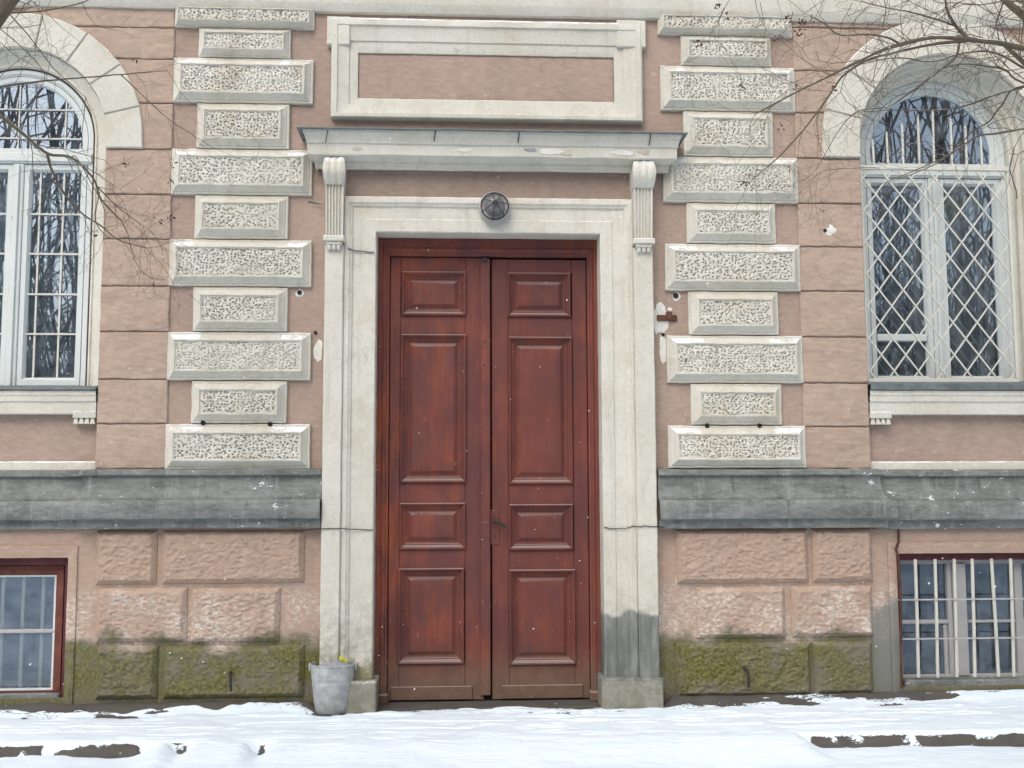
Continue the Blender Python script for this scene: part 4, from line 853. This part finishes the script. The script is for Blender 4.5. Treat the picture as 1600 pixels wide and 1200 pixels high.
def bunch(mb, c, rng, n=9, R=.03):
    for i in range(n):
        p = c+rng.normal(0, R*.5, 3); q = rng.normal(0, 1, 3); q /= np.linalg.norm(q); t = np.cross(q, rng.normal(0, 1, 3)); t /= np.linalg.norm(t); a = rng.uniform(.005, .012)
        mb.add([p-q*a, p+t*a*.5, p+q*a, p-t*a*.5, p+np.cross(q, t)*a*.4], [(0, 1, 4), (1, 2, 4), (2, 3, 4), (3, 0, 4), (3, 2, 1, 0)])
def overhang(name, label, seed, trunkP, trunkr, limbs, ydepth, twigs, bunches, extra):
    rng = np.random.default_rng(seed); root = tag(empty(name, (trunkP[0][0], trunkP[0][1], trunkP[0][2])), label, 'tree', None)
    t = Tree(rng); Q, _ = t.limb(trunkP, trunkr, trunkr*.55, 12); child(t.mb, 'trunk', 'bark', root, jit=.006, freq=9)
    tw = Tree(rng)
    for k, (pts, w0, w1, dy0, dy1) in enumerate(limbs):
        P = [U3(px, py, ydepth+dy0+(dy1-dy0)*i/(len(pts)-1)) for i, (px, py) in enumerate(pts)]
        sc_ = (DIST+ydepth+(dy0+dy1)/2)/FPX
        if pts[0][0] > 1590 or pts[0][0] < 5:                                 # joins the trunk outside the frame
            tz = P[0][2]+.12; P = [np.array([np.interp(tz, [q[2] for q in Q], [q[0] for q in Q]), np.interp(tz, [q[2] for q in Q], [q[1] for q in Q]), tz-.25])]+P
        l = Tree(rng); QQ, rs = l.limb(P, w0*sc_/2*.95, w1*sc_/2*.85, 7); child(l.mb, 'limb', 'bark', root, jit=.0025, freq=25)
        for i in range(6, len(QQ)-1):
            if rng.random() < twigs[0]:
                d = QQ[i+1]-QQ[i-1]; d /= np.linalg.norm(d); a = rng.uniform(.35, 1.0)*rng.choice([-1, 1])
                e = np.array([d[0]*math.cos(a)-d[2]*math.sin(a), rng.normal(0, .2), d[0]*math.sin(a)+d[2]*math.cos(a)])
                tw.twig(QQ[i], e, rng.uniform(*twigs[1]), max(.0009, min(rs[i]*.36, .0021)), 0)
        d = QQ[-1]-QQ[-3]; tw.twig(QQ[-1], d, rng.uniform(.15, .35), max(.0009, rs[-1]*.7), 0)
    for (px, py, dx_, dz_, L) in extra: tw.twig(U3(px, py, ydepth+rng.uniform(-.3, .3)), np.array([dx_, 0, dz_]), L, .0016, 0)
    tag(child(tw.mb, 'twigs', 'bark', root, smooth=0), kind='stuff')
    bm_ = MB()
    for px, py, n in bunches: bunch(bm_, U3(px, py, ydepth), rng, n, .022)
    if bm_.v: tag(child(bm_, 'seed_clusters', 'leaf', root, smooth=0), kind='stuff')
    # crown above the frame
    up = Tree(rng)
    for i in range(16):
        p = Q[-1-int(rng.integers(0, 6))]; a = rng.uniform(0, 2*math.pi); d = np.array([math.cos(a)*.8, math.sin(a)*.8, 1.0]); L = rng.uniform(.9, 1.8)
        e = p+d*L*.6; l = Tree(rng); QQ, rs = up.limb([p, p+d*L*.3+rng.normal(0, .06, 3), e], .028, .007, 6)
        for j in range(2, len(QQ)): up.twig(QQ[j], d+rng.normal(0, .6, 3), rng.uniform(.4, .8), .004, 1, .9, .09)
    tag(child(up.mb, 'crown', 'bark', root, smooth=0), kind='stuff')
    return root
yt = -2.5
RL = [([(1640, 85), (1600, 76), (1555, 66), (1515, 62), (1465, 58), (1420, 66), (1370, 82), (1310, 112), (1255, 138), (1205, 165), (1180, 178)], 12, 2.2, 0, -.2),
      ([(1512, 61), (1495, 42), (1482, 22), (1476, -6)], 7, 4, -.02, -.1), ([(1492, 40), (1462, 30), (1420, 18), (1385, 12), (1345, 2)], 3.6, 1.6, -.03, -.2),
      ([(1510, 64), (1450, 70), (1398, 82), (1355, 94), (1318, 118), (1295, 150), (1262, 195), (1222, 240), (1190, 268), (1168, 288)], 6, 1.4, -.02, .2),
      ([(1640, 122), (1600, 106), (1565, 86), (1535, 80), (1500, 84), (1455, 96), (1400, 90), (1345, 100)], 5, 2, .1, .25),
      ([(1640, 125), (1600, 136), (1555, 148), (1510, 165), (1465, 172), (1400, 172), (1340, 175)], 4.5, 1.4, .2, .35),
      ([(1600, 134), (1565, 165), (1545, 190), (1520, 205), (1485, 240), (1450, 262), (1390, 285)], 4, 1.3, .2, .3),
      ([(1640, 198), (1600, 201), (1560, 208), (1525, 214), (1490, 238), (1440, 262), (1385, 284)], 5, 1.6, .15, .0),
      ([(1500, 66), (1490, 92), (1455, 120), (1415, 150), (1385, 168), (1330, 180), (1275, 265)], 4.2, 1.2, .1, .3),
      ([(1405, 68), (1385, 58), (1355, 54), (1312, 54), (1290, 38), (1272, 28)], 4, 2, -.1, -.2), ([(1600, 130), (1572, 110), (1540, 103), (1500, 100), (1470, 108)], 4.5, 1.8, .0, .2),
      ([(1375, 262), (1330, 263), (1290, 266), (1278, 272)], 1.6, 1., .2, .2)]
ex = [(1250+RNG.uniform(-130, 330), RNG.uniform(-30, 20), RNG.normal(-.6, .6), RNG.normal(-.5, .4), RNG.uniform(.2, .42)) for i in range(17)]
px_ = U3(1790, 900, yt)[0]
overhang('bare_tree', 'bare snow-dusted tree whose limbs cross the lattice grille window', 5, [(px_, yt+.1, -.15), (px_+.03, yt+.1, .8), (px_-.04, yt+.08, 1.9), (px_+.02, yt+.05, 3.0), (px_-.02, yt, 4.3)], .10, RL, yt, (.34, (.14, .42)),
         [(1122, 10, 10), (1135, 22, 7), (1232, 28, 12), (1252, 38, 16), (1245, 52, 12), (1270, 28, 9), (1215, 62, 8), (1093, 69, 12), (1165, 286, 9), (1222, 200, 6), (1160, 134, 8), (1240, 140, 5), (1308, 138, 8)], ex)
yl = -2.9
LL = [([(-40, 150), (0, 180), (40, 212), (75, 240), (112, 246), (145, 278), (158, 312), (190, 345)], 7.5, 2.6, 0, .1), ([(74, 240), (82, 268), (102, 305), (130, 335), (158, 352), (185, 375), (232, 388)], 4.5, 1.6, 0, .2),
      ([(-40, 145), (0, 136), (60, 127), (120, 122), (190, 116), (235, 112), (262, 111)], 4.4, 1.4, .2, .2), ([(188, 116), (222, 148), (262, 185), (300, 210), (335, 232)], 2.2, 1.0, .2, .2),
      ([(150, 290), (175, 315), (205, 340), (232, 358)], 2.6, 1., .1, .1), ([(-40, 40), (0, 22), (60, 18), (120, 6), (160, -10)], 4, 1.6, .1, .1), ([(-40, 30), (0, 45), (50, 90), (70, 120), (58, 150), (60, 215)], 2.4, 1., .1, .1),
      ([(112, 246), (122, 250), (160, 320), (164, 350)], 2.2, 1., .1, .1), ([(155, 300), (150, 345), (172, 372), (205, 372), (240, 400)], 2., .9, .1, .1)]
exl = [(RNG.uniform(-10, 190), RNG.uniform(-25, 12), RNG.normal(.5, .5), RNG.normal(-.5, .4), RNG.uniform(.15, .35)) for i in range(8)]
pxl = U3(-240, 900, yl)[0]
TL = overhang('bare_tree', 'bare snow-dusted tree whose limbs cross the window without outside bars', 9, [(pxl, yl-.1, -.15), (pxl-.02, yl-.1, .8), (pxl+.04, yl-.06, 1.9), (pxl, yl-.03, 3.0), (pxl+.03, yl, 4.3)], .11, LL, yl, (.36, (.12, .32)),
         [(195, 256, 6), (272, 260, 4), (268, 285, 4), (252, 345, 6), (266, 342, 5), (205, 95, 3), (245, 440, 3), (150, 372, 5)], exl)
P = [U3(-130, 185, -3.6), U3(-48, 80, -3.6), U3(-4, 24, -3.6), U3(24, -12, -3.6), U3(80, -80, -3.55)]
P = [np.array([pxl, yl-.06, 2.0])]+P; l = Tree(np.random.default_rng(1)); l.limb(P, .040, .021, 10); child(l.mb, 'limb', 'bark', TL, jit=.003)
# bare trees across the yard, seen in the window glass
def yard_tree(seed, loc, H_):
    rng = np.random.default_rng(seed); mb = MB()
    def br(p, d, L, r, lvl):
        n = 5; P = [p]
        for i in range(n): d = d+rng.normal(0, .13, 3)+np.array([0, 0, .05]); d /= np.linalg.norm(d); P.append(P[-1]+d*L/n)
        mb.tube(P, list(np.linspace(r, r*.6, n+1)), (8, 6, 4, 3, 3, 3)[lvl], False)
        if lvl < 5:
            for q in range(3 if lvl < 4 else 2):
                b = P[-1-q % 3]; v = rng.normal(0, 1, 3); v -= d*v.dot(d); v /= np.linalg.norm(v); a = rng.uniform(.35, .85)
                br(b, d*math.cos(a)+v*math.sin(a), L*rng.uniform(.6, .8), r*.55, lvl+1)
    br(np.array([0, 0, -.3]), np.array([0, 0, 1.]), H_*.30, H_*.0055, 0)
    me = mb.build('crown', 'bark', smooth=0); return me
protos = [yard_tree(3, None, 9.), yard_tree(8, None, 11.)]
for i, (x, y, s_, a) in enumerate(((-9.5, -20, 1.2, 0), (-4.2, -23, 1.35, 2.), (1.2, -21, 1.15, 4.), (6.2, -22, 1.3, 1.), (11.5, -20.5, 1.2, 3.), (-14.5, -23, 1.3, 5.), (16.5, -23, 1.3, 4.4), (3.6, -25, 1.4, 2.9))):
    r = tag(empty('yard_tree', (x, y, 0)), 'bare tall tree across the snowy yard, reflected in the window panes', 'tree', 'trees across the yard'); r.scale = (s_,)*3; r.rotation_euler.z = a
    o = protos[i % 2] if i < 2 else protos[i % 2].copy()
    if i >= 2: col.objects.link(o)
    o.parent = r; tag(o, kind='stuff')
# the wood behind them, one dense mass
rng = np.random.default_rng(77); mb = MB()
for i in range(2600):
    x = rng.uniform(-30, 34); y = rng.uniform(-36, -26); h_ = rng.uniform(3, 9) if i % 3 else rng.uniform(10, 21); P = [np.array([x, y, -.3])]; d = np.array([rng.normal(0, .12), rng.normal(0, .1), 1.])
    for k in range(5): d = d+rng.normal(0, .12, 3)*np.array([1, 1, 0]); P.append(P[-1]+d*h_/5)
    r_ = h_*.006; mb.tube(P, list(np.linspace(r_, r_*.3, 6)), 3, False)
    for k in range(7):
        b = P[1+k % 5]; e = b+np.array([rng.normal(0, .9), rng.normal(0, .5), rng.uniform(.5, 2.2)]); mb.tube([b, (b+e)/2+rng.normal(0, .12, 3), e], [r_*.4, r_*.3, r_*.12], 3, False)
tag(mb.build('far_wood', 'bark', smooth=0), 'dense leafless wood beyond the snowy yard', 'wood', kind='stuff')
# ---- falling snow
rng = np.random.default_rng(21); mb = MB()
for i in range(520):
    y = rng.uniform(-4.6, -.25); px = rng.uniform(-40, 1640); py = rng.uniform(-40, 1120); c = U3(px, py, y); a = rng.uniform(.0008, .0023); d = np.array([.75, .15, .6])+rng.normal(0, .2, 3); d /= np.linalg.norm(d)
    u = np.cross(d, [0, 1, 0]); u /= np.linalg.norm(u); v = np.cross(d, u); e = rng.uniform(1., 2.)
    mb.add([c+d*a*e, c-d*a*e, c+u*a, c-u*a, c+v*a, c-v*a], [(0, 2, 4), (0, 4, 3), (0, 3, 5), (0, 5, 2), (1, 4, 2), (1, 3, 4), (1, 5, 3), (1, 2, 5)])
tag(mb.build('falling_snow', 'snow', smooth=0), 'scattered snowflakes falling in front of the door and walls', 'snow', kind='stuff')
